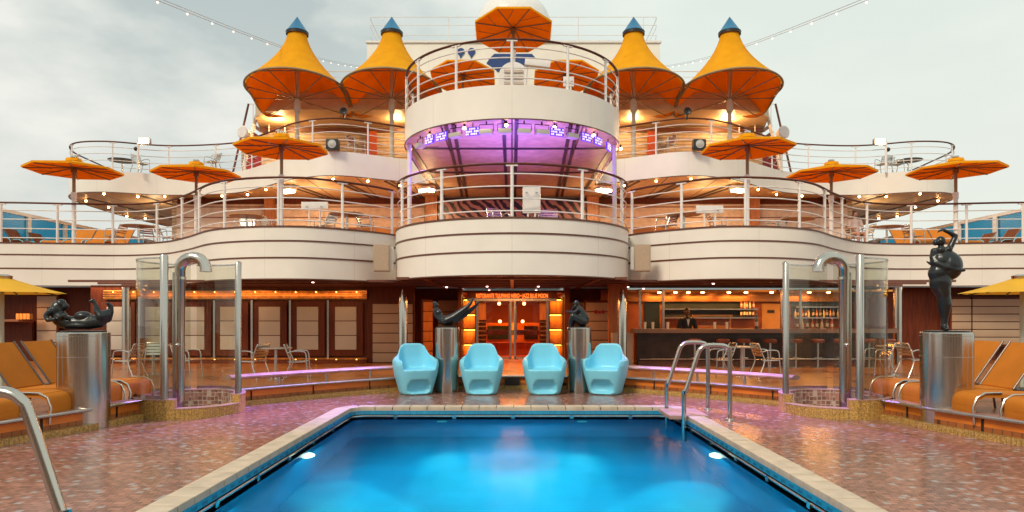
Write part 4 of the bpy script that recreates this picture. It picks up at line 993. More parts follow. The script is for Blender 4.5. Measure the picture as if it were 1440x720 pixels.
tag(blob('bronze_statue',items,BRONZE,.010,3),'small dark bronze sitting with long legs raised, between the two left blue armchairs','statue',group='bronze figures')
items=[
 ellf(d,810.6,428.3,3.6,4.1,3.6), chainf(d,(811.5,432,2.4),(814,437,4.6),(818,443,5.4),(820,450,6.2)), ellf(d,818.5,453,8.6,6.4,7.5), ellf(d,823,449,5,7,6),
 chainf(d,(819,454,5.2,-.07),(810,448.5,4.4,-.09),(805,446,3.6,-.09),(802.5,452,3.0,-.09),(801.5,459,2.2,-.09),(801,463,1.8,-.1),(798,464,1.2,-.13)),
 chainf(d,(819,456,5.2,.08),(811,451.5,4.2,.09),(807,450,3.4,.09),(805.5,456,2.6,.09),(805.5,460,2.0,.09)),
 chainf(d,(812.5,437,2.2,-.09),(806.5,441,1.9,-.11),(801,440.5,1.5,-.11),(795.5,439,.9,-.11)), chainf(d,(812,436,2.2,.09),(808,443,1.8,.07),(806,435,1.5,-.02),(809,431.5,1.2,-.04)),
]
tag(blob('bronze_statue',items,BRONZE,.010,3),'small dark bronze crouching with bent knees, between the two right blue armchairs','statue',group='bronze figures')
# ================================================================ BLUE ARMCHAIRS
def sect(mb,rows,n=28,p=3.2):
    vs=[];fs=[]
    for (cx,cy,hx,hy,z) in rows:
        for k in range(n):
            a=2*PI*k/n; c,s_=math.cos(a),math.sin(a); vs.append((cx+hx*math.copysign(abs(c)**(2/p),c),cy+hy*math.copysign(abs(s_)**(2/p),s_),z))
    for i in range(len(rows)-1):
        for k in range(n): fs.append((i*n+k,i*n+(k+1)%n,(i+1)*n+(k+1)%n,(i+1)*n+k))
    fs.append(tuple(range(n-1,-1,-1))); fs.append(tuple((len(rows)-1)*n+k for k in range(n)))
    return mb.add(vs,fs)
def armchair():
    t=thing('blue_armchair','x','armchair')
    def obj_(rows,p=3.2,n=28):
        mb=MB(); sect(mb,rows,n,p); return mb.build('tmp',CHAIRB)
    body=obj_([(0,0,.30,.28,0),(0,0,.325,.31,.03),(0,0,.37,.35,.2),(0,0,.43,.39,.42),(0,.0,.46,.42,.60),(0,.02,.455,.42,.69),(0,.04,.41,.41,.745),(0,.08,.335,.40,.79),(0,.12,.295,.37,.90),(0,.14,.26,.34,.98),(0,.15,.19,.30,1.03)])
    def cut(o): 
        m=body.modifiers.new('b','BOOLEAN'); m.operation='DIFFERENCE'; m.object=o; m.solver='EXACT'; return o
    cs=[]
    # seat cavity, open at the front
    cs.append(cut(obj_([(0,-.30,.33,.55,.52),(0,-.30,.34,.56,.60),(0,-.30,.345,.58,.74),(0,-.30,.34,.60,1.3)],4.0)))
    # remove everything in front of the reclined back above the arms
    mb=MB(); 
    mb.add([(x,y,z) for x in (-.7,.7) for (y,z) in ((-.9,.66),(-.30,.705),(.0,.74),(.22,1.2),(-.9,1.3))],[(0,1,2,3,4),(9,8,7,6,5),(0,5,6,1),(1,6,7,2),(2,7,8,3),(3,8,9,4),(4,9,5,0)])
    cs.append(cut(mb.build('tmp',CHAIRB)))
    # foot recess
    mb=MB(); sect(mb,[(0,-.42,.22,.17,.04),(0,-.42,.265,.24,.09),(0,-.42,.255,.22,.20),(0,-.44,.20,.13,.31)],28,2.6); cs.append(cut(mb.build('tmp',CHAIRB)))
    r=body.modifiers.new('r','REMESH'); r.mode='VOXEL'; r.voxel_size=.016; s_=body.modifiers.new('s','SMOOTH'); s_.iterations=14; s_.factor=.6
    evalmesh(body,'shell'); body.name='shell'; body.parent=t; tag(body)
    for c in cs: me=c.data; bpy.data.objects.remove(c); bpy.data.meshes.remove(me)
    mb=MB(); mb.lathe([(0,0),(.24,0),(.24,.012),(0,.012)],24); return t
ac=armchair()
for px,rz,l in ((584.5,.38,'leftmost blue plastic armchair, turned slightly inwards'),(677.5,.0,'blue plastic armchair second from the left, facing the pool'),(765.5,.0,'blue plastic armchair third from the left, facing the pool'),(851.5,-.38,'rightmost blue plastic armchair, turned slightly inwards')):
    put(ac,(X(px,14.0),14.0,0),rz,l,'blue armchairs at the pool end')
# ================================================================ CAFE CHAIRS AND TABLES
def cafe_chair():
    t=thing('cafe_chair','x','chair')
    for s in (-1,1):
        P=catmull([(s*.27,-.25,0),(s*.265,-.22,.35),(s*.26,-.20,.60),(s*.26,-.12,.655),(s*.26,.08,.655),(s*.26,.20,.62)],5)
        mb=MB(); mb.tube(P,.014,8); mb.build('arm_leg',ALU,t)
        P=catmull([(s*.25,.30,0),(s*.23,.14,.38),(s*.225,.20,.60),(s*.22,.27,.79)],5)
        mb=MB(); mb.tube(P,.014,8); mb.build('rear_leg',ALU,t)
    mb=MB(); mb.tube([(-.22,.27,.785),(-.2,.275,.81),(.2,.275,.81),(.22,.27,.785)],.014,8); mb.build('top_rail',ALU,t); mb=MB(); mb.tube([(-.225,.17,.41),(-.24,-.21,.42),(.24,-.21,.42),(.225,.17,.41)],.012,8); mb.build('seat_rail',ALU,t)
    mb=MB()
    for k in range(6): y=-.17+k*.065; mb.box(-.225,.225,y,y+.052,.425,.434)
    mb.build('seat',ALU,t)
    mb=MB()
    for k in range(4):
        z=.52+k*.07; y=.175+(z-.52)*.36; mb.add([(-.215,y,z),(.215,y,z),(.215,y+.018,z+.05),(-.215,y+.018,z+.05),(-.215,y+.008,z-.002),(.215,y+.008,z-.002),(.215,y+.026,z+.048),(-.215,y+.026,z+.048)],[(0,1,2,3),(7,6,5,4),(0,4,5,1),(3,2,6,7),(0,3,7,4),(1,5,6,2)])
    mb.build('backrest',ALU,t); return t
def cafe_table(topm=None,r=.36,nm='cafe_table'):
    t=thing(nm,'x','table')
    mb=MB(); mb.lathe([(0,.70),(r-.01,.70),(r,.71),(r,.725),(r-.01,.733),(0,.733)],36); mb.build('tabletop',topm or mat('table_grey',(.40,.34,.28),.3,.5),t)
    mb=MB(); mb.cyl(0,0,.02,.70,.035,14); mb.build('column',ALU,t)
    mb=MB(); mb.lathe([(0,0),(.22,0),(.22,.012),(.05,.03),(0,.03)],28); mb.build('base',ALU,t); return t
cc=cafe_chair(); ct=cafe_table()
G='aluminium cafe chairs on the lower terrace'
for px,d,rz,l in ((357,15.6,-1.9,'aluminium cafe chair left of the round table nearest the left bench'),(419,15.5,1.75,'aluminium cafe chair right of the round table nearest the left bench'),
  (182,15.8,-1.7,'aluminium cafe chair just right of the left wide pedestal'),(217,16.2,.3,'aluminium cafe chair seen through the left shower side glass'),(262,15.9,1.5,'aluminium cafe chair seen through the left shower glass beside the pipe'),
  (1015,16.1,-1.5,'aluminium cafe chair behind the pool handrails, left of a round table'),(1076,16.0,1.7,'aluminium cafe chair right of the round table behind the handrails'),(1283,16.2,1.7,'aluminium cafe chair between the right steel pillar and the wide pedestal'),(1236,16.4,-1.6,'aluminium cafe chair seen through the right shower side glass')):
    put(cc,(X(px,d),d,.15),rz,l,G)
G='round cafe tables on the lower terrace'
for px,d,l in ((388,15.6,'small round cafe table between two chairs behind the left bench'),(216,16.9,'small round cafe table behind the left shower glass'),(1043,16.2,'small round cafe table between two chairs in front of the bar'),(1254,16.6,'small round cafe table beside the right steel pillar')):
    put(ct,(X(px,d),d,.15),0,l,G)
# middle deck furniture
G='cafe chairs on the middle deck'
for px,d,rz,l in ((345,20.5,.1,'light chair under a dark round table left of the umbrella pole, middle deck'),(381,20.6,1.3,'pale chair beside the left umbrella pole on the middle deck'),(458,20.0,-.6,'pale chair left of the small table near the left balcony end'),(513,19.8,1.6,'pale slatted chair just left of the round bay on the middle deck'),
   (163,22.6,-1.6,'pale chair at the left end of the far left middle deck table'),(209,22.6,.9,'pale chair right of the far left orange table'),(231,22.8,1.6,'pale chair nearest the left rail step'),
   (700,19.0,.5,'lilac-lit chair left of the white panel in the round bay'),(771,19.2,-.1,'lilac-lit chair behind the white panel in the round bay'),
   (938,19.9,-1.2,'pale chair just right of the round bay on the middle deck'),(1008,20.0,1.5,'pale chair right of the small table, middle deck right'),(1092,20.8,-1.3,'pale chair right of the right umbrella pole on the middle deck'),
   (1216,22.5,-1.6,'warm-lit chair left of the far right orange table'),(1284,22.6,1.6,'pale chair right of the far right orange table')):
    put(cc,(X(px,d),d,F1-.02),rz,l,G)
tw=cafe_table(mat('table_orange',(.5,.25,.08),.35),.5,'deck_table')
G='round tables on the middle deck'
for px,d,l in ((347,20.0,'dark round table with a chair beneath, left of the umbrella pole on the middle deck'),(488,19.6,'round table between two chairs near the left balcony end'),(195,22.2,'warm-lit table on the far left of the middle deck'),(962,19.6,'round table between two chairs right of the round bay'),(1122,20.6,'round table beside the right umbrella pole'),(1247,22.4,'warm-lit table on the far right of the middle deck')):
    put(tw,(X(px,d),d,F1-.02),0,l,G)
for s,px,nm in ((-1,180,'left'),(1,1270,'right')):
    pass
# upper wing furniture
G='chairs on the upper deck wings'
for px,d,rz,l in ((197,27.9,1.2,'small chair beside the dark table on the upper left wing'),(299,27.6,-.6,'small chair half hidden above the second umbrella on the left wing'),(1243,28.0,-1.0,'small striped-back chair on the upper right wing'),(1258,28.1,.1,'small chair beside the dark table on the upper right wing'),(500,24.9,1.0,'small chair behind the dark loudspeaker, upper left'),(938,24.9,-1.0,'small chair left of the dark loudspeaker, upper right')):
    put(cc,(X(px,d),d,F2-.02),rz,l,G)
tk=cafe_table(mat('table_dark',(.05,.05,.05),.4),.55,'wing_table')
put(tk,(X(172,28.6),28.6,F2-.02),0,'dark round table on the upper left wing','dark tables on the wings'); put(tk,(X(1277,28.6),28.6,F2-.02),0,'dark round table on the upper right wing','dark tables on the wings')
# storage benches (warm lit) on the middle deck
for a,b_,d,l in ((487,563,22.0,'low orange bench behind the chairs left of the round bay'),(893,955,22.0,'low orange bench behind the chairs right of the round bay')):
    t=thing('storage_bench',l,'bench',group='low orange benches on the middle deck'); wall('box',ORANGEP,t,X(a,d),X(b_,d),d,d+.5,F1-.03,Z(320,d)); 
# white panels and lecterns
def panel(nm,label,px0,px1,py0,py1,d,z0,foot=True,tilt=0):
    t=thing(nm,label,'panel',((X(px0,d)+X(px1,d))/2,d,z0)); w=(X(px1,d)-X(px0,d))/2; a,b_=Z(py1,d)-z0,Z(py0,d)-z0
    mb=MB(); mb.box(-w,w,-.03,.03,a,b_); mb.build('board',WHITE2,t,bevel=.01)
    if foot:
        mb=MB(); mb.cyl(-w*.4,0,0,a,.025,8); mb.cyl(w*.4,0,0,a,.025,8); mb.build('stand',WHITE2,t)
    mb=MB()
    for s in (-.55,.55): mb.tube([(w*s-.02,-.035,b_-.12),(w*s-.02,-.08,b_-.15),(w*s+.02,-.08,b_-.15),(w*s+.02,-.035,b_-.12)],.008,6)
    mb.build('hook',ALU,t); return t
panel('signboard','blank white panel with two hooks hung on the round bay railing',735,760,263,300,15.95,F1)
panel('signboard','wide white tilted board on a thin stand, middle deck left of the bay',424,461,284,294,18.9,F1)
panel('signboard','wide white tilted board on a thin stand, middle deck right of the bay',979,1017,289,300,18.9,F1)
panel('signboard','small blank white plate behind the right side of the top balcony railing',792,807,108,122,18.6,F2)
t=thing('wall_camera','white box-shaped floodlight housing tilted above the top balcony railing','light',(X(757,19),19,Z(90,19)),0)
mb=MB(); mb.box(-.38,.34,-.12,.12,-.10,.10); mb.build('housing',WHITE2,t,bevel=.02); mb=MB(); mb.cyl(-.3,0,-1.5,-.1,.03,8); mb.build('stand',WHITE2,t); t.rotation_euler=(0,.12,0)
t=thing('vent_housing','round-topped white ventilation housing with slats behind the top balcony railing','vent',(X(722,19.5),19.5,F2))
mb=MB(); pts=[(.42*math.cos(a),1.05+.40*math.sin(a)) for a in [PI*k/16 for k in range(17)]]+[(-.42,0),(.42,0)]; mb.vprism(pts,0,.5); mb.build('hood',WHITE2,t)
mb=MB()
for k in range(5): mb.box(-.27,.27,-.04,-.005,.45+k*.17,.53+k*.17)
mb.build('slats',mat('vent_slat',(.55,.45,.38),.5),t)
# loudspeakers and lamps of the upper deck
for s,px,nm in ((-1,468,'left'),(1,983,'right')):
    t=thing('loudspeaker','dark square loudspeaker with a pale round cone on the %s upper deck edge'%nm,'speaker',(X(px,24.0),24.0,F2+.02),group='dark loudspeakers')
    mb=MB(); mb.box(-.22,.22,-.12,.15,0,.36); mb.build('cabinet',DARK,t,bevel=.015); mb=MB(); mb.lathe([(.13,0),(.06,.04),(0,.04)],20); o=mb.build('cone',mat('cone_pale',(.5,.48,.42),.5),t); o.rotation_euler=(PI/2,0,0); o.location=(0,-.123,.18)
    mb=MB(); mb.lathe([(.145,0),(.15,.012),(.125,.012)],20,cap=False); o=mb.build('cone_ring',ALU,t); o.rotation_euler=(PI/2,0,0); o.location=(0,-.122,.18)
for s,px,nm in ((-1,483,'left'),(1,967,'right')):
    t=thing('horn_speaker','small dark horn loudspeaker on the upper deck handrail between the %s tents'%nm,'speaker',(X(px,24.0),24.1,F2+1.22),group='dark horn speakers')
    mb=MB(); mb.lathe([(.03,0),(.05,.12),(.14,.2),(.12,.2),(.0,.1)],16); o=mb.build('horn',DARK,t); o.rotation_euler=(PI/2,0,0); o.location=(0,.1,.18); mb=MB(); mb.box(-.03,.03,-.03,.03,-.1,.18); mb.build('bracket',DARK,t)
def flood(px,py,d,zb,s,label):
    x,z=X(px,d),Z(py,d); t=thing('floodlight',label,'floodlight',(x,d,0),group='lit floodlights on the upper wings')
    mb=MB(); mb.cyl(-s*-.26,0,zb,z+.02,.045,10); mb.build('post',WHITE2,t)
    mb=MB(); mb.box(-.24,.24,-.05,.12,z-.12,z+.14); mb.build('housing',ALU,t,bevel=.02); mb=MB(); mb.box(-.20,.20,-.062,-.052,z-.09,z+.11); mb.build('lamp_face',FLOOD,t)
    mb=MB(); mb.ball((s*.34,0,z-.3),.09,10,8); mb.build('camera_dome',DARK,t)
    lamp('SPOT','flood_beam',(x,d-.2,z),900,(1,.80,.5),t,.15,spot=110,blend=1,target=(x*.3,8,0))
flood(203,199,27.6,F2,-1,'glaring warm floodlight on the upper left wing railing'); flood(1237,200,27.6,F2,1,'glaring warm floodlight on the upper right wing railing')
for s,px,nm in ((-1,345,'left'),(1,1099,'right')):
    t=thing('search_light','white searchlight box beside the stair at the %s end of the upper deckhouse'%nm,'light',(X(px,27.3),27.3,F2),group='white searchlights')
    z=Z(187,27.3)-F2; mb=MB(); mb.lathe([(.12,-.2),(.26,.16),(.22,.2),(0,.2)],20); o=mb.build('lamp_head',WHITE2,t); o.location=(0,0,z); o.rotation_euler=(PI/2,0,s*.3); mb=MB(); mb.cyl(0,0,0,z,.04,8); mb.build('post',WHITE2,t)
# overhang tube lights
for px,py,w,l in ((402,166,34,'leftmost glowing tube light under the tan overhang'),(563,162,26,'glowing tube light under the overhang just left of the round balcony'),(884,162,22,'glowing tube light under the overhang just right of the round balcony'),(1012,166,26,'rightmost glowing tube light under the tan overhang')):
    d=30.0; z=Z(py,d); x=X(px,d); t=thing('tube_light',l,'lamp',(x,d,z),group='tube lights under the overhang')
    hw=w/2*d/F; mb=MB(); mb.tube([(-hw,0,0),(hw,0,0)],.085,10); mb.build('tube',TUBE,t); mb=MB(); mb.box(-hw,hw,.02,.1,.06,.14); mb.build('holder',WHITE2,t)
    lamp('POINT','tube_glow',(0,-1.1,-.55),210,(1,.58,.24),t,.25)
for px,py,l in ((600,268,'tilted glowing lamp under the left side of the round balcony'),(849,268,'tilted glowing lamp under the right side of the round balcony'),(404,269,'glowing lamp behind the left umbrella pole under the upper deck'),(1039,268,'glowing lamp behind the right umbrella pole under the upper deck')):
    d=.0; dd=4.85*F/(445-py); x=X(px,dd); z=Z(py,dd); t=thing('soffit_lamp',l,'lamp',(x,dd,z),group='glowing lamps under the upper deck')
    mb=MB(); mb.box(-.26,.26,-.16,.16,-.05,.03); o=mb.build('lamp_face',TUBE,t); o.rotation_euler=(0,0,-.5 if px<720 else .5); mb=MB(); mb.box(-.30,.30,-.2,.2,.035,.12); o2=mb.build('housing',WHITE2,t); o2.rotation_euler=o.rotation_euler
    lamp('AREA','soffit_glow',(0,0,-.1),110,(1,.64,.28),t,.5,.4)
    lamp('POINT','soffit_spill',(0,.0,-.7),45,(1,.66,.32),t,.2)
# string of round bulbs along the soffit edges
bp=thing('soffit_bulb','x','bulb'); mb=MB(); mb.ball((0,0,-.05),.042,10,8); mb.build('bulb',BULB,bp); mb=MB(); mb.cyl(0,0,-.02,.06,.03,8); mb.build('socket',DARK,bp)
BL=[(143,272),(191,276),(229,276),(118,282),(150,291),(176,304),(202,307),(310,275),(346,273),(372,266),(467,251),(516,254),(561,260)]
for s in (-1,1):
    for px,py in BL:
        d=4.97*F/(445-py); x=X(px,d); 
        put(bp,(s*-x if s>0 else x,d+.15,U2-.02),0,'small glowing round bulb under the %s half of the upper deck'%('left' if s<0 else 'right'),'bulbs under the %s half of the upper deck'%('left' if s<0 else 'right'))
for s,px in ((-1,450),(-1,330),(-1,200),(1,990),(1,1110),(1,1240)):
    lamp('POINT','soffit_glow',(X(px,26.5 if abs(px-720)<300 else 29),26.5 if abs(px-720)<300 else 30,5.9),62,(1,.66,.32),None,.25)
# rig of spotlights and purple LED panels below the round balcony
def balcony_pt(px): 
    t_=(px-720)/F; # ray meets circle R at YC2
    A=t_*t_+1; B=-2*YC2; C=YC2**2-(R-.22)**2; D_=max(0,B*B-4*A*C); y=(-B-math.sqrt(D_))/(2*A); return t_*y,y
pf=thing('stage_floodlight','x','floodlight'); mb=MB(); mb.box(-.17,.17,-.10,.10,-.34,-.22); mb.build('head',mat('flood_grey',(.55,.52,.46),.4,.3),pf,bevel=.015); mb=MB(); mb.tube([(-.19,0,-.26),(-.19,0,-.08),(.19,0,-.08),(.19,0,-.26)],.012,6); mb.cyl(0,0,-.08,.0,.02,8); mb.build('yoke',DARK,pf)
G='grey floodlights hung under the top balcony'
for px,l in ((591,'leftmost'),(641,'second from the left'),(684,'third from the left'),(710,'fourth from the left'),(737,'fifth from the left'),(762,'sixth from the left'),(804,'rightmost')):
    x,y=balcony_pt(px); put(pf,(x,y,U2),math.atan2(x,YC2-y),'%s of the grey floodlights hung under the round top balcony'%l,G)
pl=thing('led_panel','x','stage light'); mb=MB(); mb.box(-.24,.24,-.05,.02,-.38,-.14); mb.mi=1
for r_ in range(3):
    for c in range(8):
        if (r_*8+c)%5!=2: mb.box(-.225+c*.058,-.225+c*.058+.038,-.058,-.051,-.365+r_*.075,-.365+r_*.075+.048)
mb.build('led_face',[LEDP,LEDW],pl,recalc=False); mb=MB(); mb.cyl(0,.0,-.14,0,.02,8); mb.build('yoke',DARK,pl)
G='purple LED panels hung under the top balcony'
for px,l in ((605,'first from the left'),(622,'second from the left'),(665,'third from the left'),(783,'fourth from the left'),(824,'fifth from the left'),(840,'sixth from the left'),(855,'last on the right')):
    x,y=balcony_pt(px); o=put(pl,(x,y,U2),math.atan2(x,YC2-y),'bright purple LED panel under the top balcony, %s'%l,G,scale=(.8,.8,.9))
for px,py in ((604,190),(577,207),(653,176),(712,170),(780,174),(835,186),(866,203),(873,222)):
    d=4.95*F/(445-py); pt_=balcony_pt(px); put(bp,(pt_[0],pt_[1]+.02,U2-.06),0,'small glowing round bulb among the stage lights of the round balcony','bulbs among the stage lights')
PUR=(.35,.10,1)
for x,y in ((-1.4,18.9),(0,18.3),(1.4,18.9),(0,21.0)):
    lamp('AREA','led_wash',(x,y,U2-1.7),72,(.30,.15,1),None,1.4,1.0,rot=(PI,0,0))
for s in (-1,1):
    lamp('SPOT','led_beam',(s*2.2,17.6,U2-.5),10500,(.38,.18,1),None,.15,spot=34,blend=1,target=(s*4.3,12.0,0))
    lamp('SPOT','led_beam',(s*1.0,17.3,U2-.5),600,(.45,.25,1),None,.15,spot=22,blend=1,target=(s*1.8,13.8,0.4))
# ================================================================ LOUNGERS
lf=mat('lounger_frame',(.16,.12,.10),.4,.6)
def lounger(fabr,frame):
    t=thing('sun_lounger','x','sun lounger')
    # local +x = foot end; sling bends down over the foot end
    prof=[(-.03,.14),(-.045,.26),(-.02,.36),(.06,.41),(.2,.42),(1.2,.38)]
    def sl(prof,th=.025,w=.33):
        mb=MB(); vs=[];fs=[]
        for x,z in prof: vs+=[(-x,-w,z),(-x,w,z),(-x,w,z-th),(-x,-w,z-th)]
        for i in range(len(prof)-1):
            for k in range(4): fs.append((i*4+k,i*4+(k+1)%4,(i+1)*4+(k+1)%4,(i+1)*4+k))
        fs+=[(3,2,1,0),tuple((len(prof)-1)*4+k for k in range(4))]; return mb.add(vs,fs)
    P=[tuple(p) for p in catmull([(a,0,b) for a,b in prof],5)]
    sl([(p[0],p[2]) for p in P],.05,.335).build('seat',fabr,t,sharp=60)
    sl([(1.2,.40),(1.66,1.05)],.035,.335).build('backrest',fabr,t)
    for s in (-1,1):
        mb=MB(); mb.tube([(.06,s*.345,.02),(.08,s*.345,.24),(.03,s*.345,.37),(-.08,s*.345,.43),(-.3,s*.345,.435)],.016,8); mb.build('foot_hoop',frame,t)
        mb=MB(); mb.tube([(-.4,s*.345,.36),(-1.2,s*.345,.33),(-1.75,s*.345,.31)],.02,8); mb.build('side_frame',lf,t)
        mb=MB(); mb.tube([(-1.19,s*.348,.39),(-1.66,s*.348,1.06)],.016,8); mb.build('back_frame',lf,t)
        mb=MB(); mb.tube([(-1.55,s*.33,.0),(-1.5,s*.33,.33)],.018,6); mb.build('leg',lf,t)
    return t
lg=lounger(SLING,ALU)
fx=lambda y:6.12+max(0,(9.6-y))*.24
oc=['farthest','second farthest','middle','fourth','nearest']
for s,nm in ((-1,'left'),(1,'right')):
    for k,y in enumerate((11.05,10.2,9.3,8.4,7.5)):
        o=put(lg,(s*fx(y),y,.15),0 if s<0 else PI,'%s of the orange sling sun loungers on the %s terrace'%(oc[k],nm),'orange sun loungers on the lower terrace')
bl=lounger(BSLING,mat('frame_cyan',(.2,.6,.7),.4))
for s,nm in ((-1,'left'),(1,'right')):
    for k,y in enumerate((22.6,23.9,25.2,26.5)):
        o=put(bl,(s*17.1,y,F1),0 if s<0 else PI,'brown lounger number %s from the photo edge along the %s glass wind screen'%(('one','two','three','four')[k],nm),'brown loungers by the wind screens',scale=(1,1,.95)); o['label']='%s brown lounger from the %s photo edge by the wind screen'%(('first','second','third','fourth')[k],nm)
ol=lounger(SLING,mat('frame_cyan',(.2,.6,.7),.4))
for s,nm in ((-1,'left'),(1,'right')):
    for k,px in enumerate((105,135,160)):
        dd=25.0; x=s*abs(X(px,dd)); put(ol,(x,dd-1.2,F1),-PI/2+.0,'%s orange lounger behind the %s middle deck tables, counted from the photo edge'%(('first','second','third')[k],nm),'orange loungers on the middle deck',scale=(1.15,1.15,1.0))
# ================================================================ STRING LIGHTS OVERHEAD
def string(s,label):
    a=Vector((s*abs(X(205,16)),16,Z(-6,16))); b_=Vector((s*abs(X(520,45)),45,Z(96,45)))
    t=thing('string_lights',label,'string lights',group='overhead strings of bulbs')
    for off_ in (0,.07):
        P=[a.lerp(b_,k/40)-Vector((0,0,.35*math.sin(PI*k/40)-off_)) for k in range(41)]; mb=MB(); mb.tube(P,.008,5); mb.build('wire',mat('wire_grey',(.42,.42,.42),.5),t)
    for k in range(18):
        f=(k+.35)/18; p=a.lerp(b_,f)-Vector((0,0,.35*math.sin(PI*f)+.05)); mb=MB(); mb.ball(p,.030,10,8); mb.build('bulb',emis('string_bulb',(1,.80,.68),1.3),t)
string(-1,'wire of small pale bulbs rising to the upper left corner of the photo'); string(1,'wire of small pale bulbs rising to the upper right edge of the photo')
# ================================================================ PEOPLE
SKIN=mat('skin_dark',(.16,.07,.04),.5); SUIT=mat('black_jacket',(.012,.012,.014),.7); SHIRT=mat('white_shirt',(.75,.7,.62),.7)
d=20.9
t=thing('person','bartender in a black jacket and white shirt standing behind the bar counter','person',(X(966,d),d,.15))
zc=0
items=[('chain',[(0,0,.9,.15),(0,0,1.15,.14),(0,.0,1.30,.15),(0,0,1.38,.10),(0,-.01,1.47,.055)]),('ell',(0,0,1.30),(.20,.11,.12)),('ell',(0,0,.98),(.17,.12,.12)),
 ('chain',[(-.19,0,1.33,.065),(-.26,-.02,1.12,.052),(-.20,-.20,.99,.042),(-.08,-.30,1.02,.034),(-.03,-.33,1.03,.03)]),('chain',[(.19,0,1.33,.065),(.27,-.02,1.12,.052),(.22,-.20,.99,.042),(.10,-.30,1.02,.034),(.05,-.33,1.03,.03)]),
 ('ell',(0,-.01,1.60),(.078,.095,.115)),('ell',(0,-.04,1.53),(.06,.06,.05)),('ell',(0,-.105,1.585),(.014,.022,.022)),('ell',(-.078,0,1.59),(.015,.02,.03)),('ell',(.078,0,1.59),(.015,.02,.03)),
 ('chain',[(-.09,0,.92,.095),(-.10,0,.5,.07),(-.10,0,.08,.045)]),('chain',[(.09,0,.92,.095),(.10,0,.5,.07),(.10,0,.08,.045)]),('chain',[(-.10,0,.04,.04),(-.10,-.14,.03,.03)]),('chain',[(.10,0,.04,.04),(.10,-.14,.03,.03)])]
bd=blob('body',items,SKIN,.012,3,t)
items=[('chain',[(0,0,.88,.165),(0,0,1.15,.155),(0,.0,1.30,.165)]),('ell',(0,0,1.31),(.215,.125,.12)),('ell',(0,0,.98),(.185,.135,.14)),('chain',[(-.19,0,1.33,.078),(-.26,-.02,1.12,.066),(-.20,-.20,.99,.055),(-.11,-.28,1.015,.046)]),('chain',[(.19,0,1.33,.078),(.27,-.02,1.12,.066),(.22,-.20,.99,.055),(.12,-.28,1.015,.046)])]
blob('jacket',items,SUIT,.014,3,t)
mb=MB(); mb.vprism([(0,1.15),(.055,1.40),(-.055,1.40)],-.165,-.12); mb.build('shirt_front',SHIRT,t); mb=MB(); mb.vprism([(0,1.385),(.05,1.405),(.05,1.365),(-.05,1.365),(-.05,1.405)],-.18,-.166); mb.build('bow_tie',SUIT,t)
mb=MB(); mb.ball((0,.015,1.645),(.084,.098,.085),16,10); mb.build('hair',mat('hair_black',(.01,.008,.007),.6),t)
for s in (-1,1): mb=MB(); mb.ball((s*.03,-.095,1.61),.011,8,6); mb.build('eye',SHIRT,t)
mb=MB(); mb.ball((0,-.095,1.535),(.028,.012,.007),8,6); mb.build('mouth',mat('lip',(.12,.03,.025),.5),t)
# seated guest on the far right of the middle deck
d=22.3; t=thing('person','seated guest with dark hair and pale top at the far right middle deck table','person',(X(1203,d),d,F1-.05))
items=[('chain',[(0,0,.50,.13),(0,.03,.70,.12),(0,.05,.88,.13),(0,.04,1.02,.05)]),('ell',(0,.05,.90),(.17,.10,.10)),('ell',(0,.03,1.15),(.07,.088,.10)),('ell',(0,-.05,1.13),(.013,.02,.02)),
 ('chain',[(-.09,0,.48,.085),(-.11,-.40,.48,.065),(-.11,-.42,.10,.045),(-.11,-.52,.05,.035)]),('chain',[(.09,0,.48,.085),(.11,-.40,.48,.065),(.11,-.42,.10,.045),(.11,-.52,.05,.035)]),
 ('chain',[(-.17,.04,.93,.055),(-.21,-.05,.70,.045),(-.12,-.25,.66,.035)]),('chain',[(.17,.04,.93,.055),(.21,-.05,.70,.045),(.12,-.25,.66,.035)])]
blob('body',items,mat('skin_light',(.5,.28,.2),.5),.014,3,t)
blob('top',[('chain',[(0,0,.50,.145),(0,.03,.70,.135),(0,.05,.88,.14)]),('ell',(0,.05,.90),(.185,.115,.11)),('chain',[(-.17,.04,.93,.065),(-.20,-.02,.78,.055)]),('chain',[(.17,.04,.93,.065),(.20,-.02,.78,.055)])],mat('pale_top',(.55,.42,.38),.8),.014,3,t)
mb=MB(); mb.ball((0,.05,1.17),(.083,.09,.11),14,10); mb.build('hair',mat('hair_brown',(.05,.02,.015),.6),t)
mb=MB(); mb.box(-.22,.22,-.22,.22,.36,.40); mb.build('seat',ALU,t)
bpy.data.objects.remove(t.children[-1]) if t.children[-1].name.startswith('seat') else None
put(cc,(X(1203,d),d,F1-.02),0,'pale chair the seated guest sits on','cafe chairs on the middle deck')
# the ship behind the photographer, seen only in reflections
t=thing('aft_deckhouse','dark windowed deckhouse behind the pool, seen only mirrored in the polished steel','deckhouse')
wall('wall',WHITE,t,-22,22,-13,-12.5,-.2,5.2)
for k in range(9): wall('window',mat('aft_window',(.03,.025,.02),.15),t,-20.5+k*4.7,-17+k*4.7,-12.49,-12.45,.4,2.6)
for k in range(9): wall('window',mat('aft_window',(.03,.025,.02),.15),t,-20.5+k*4.7,-17+k*4.7,-12.49,-12.45,3.2,4.8)
mb=MB(); mb.box(-22,22,-13,-6.01,-.3,.14); tag(mb.build('aft_floor',TERR),kind='structure')
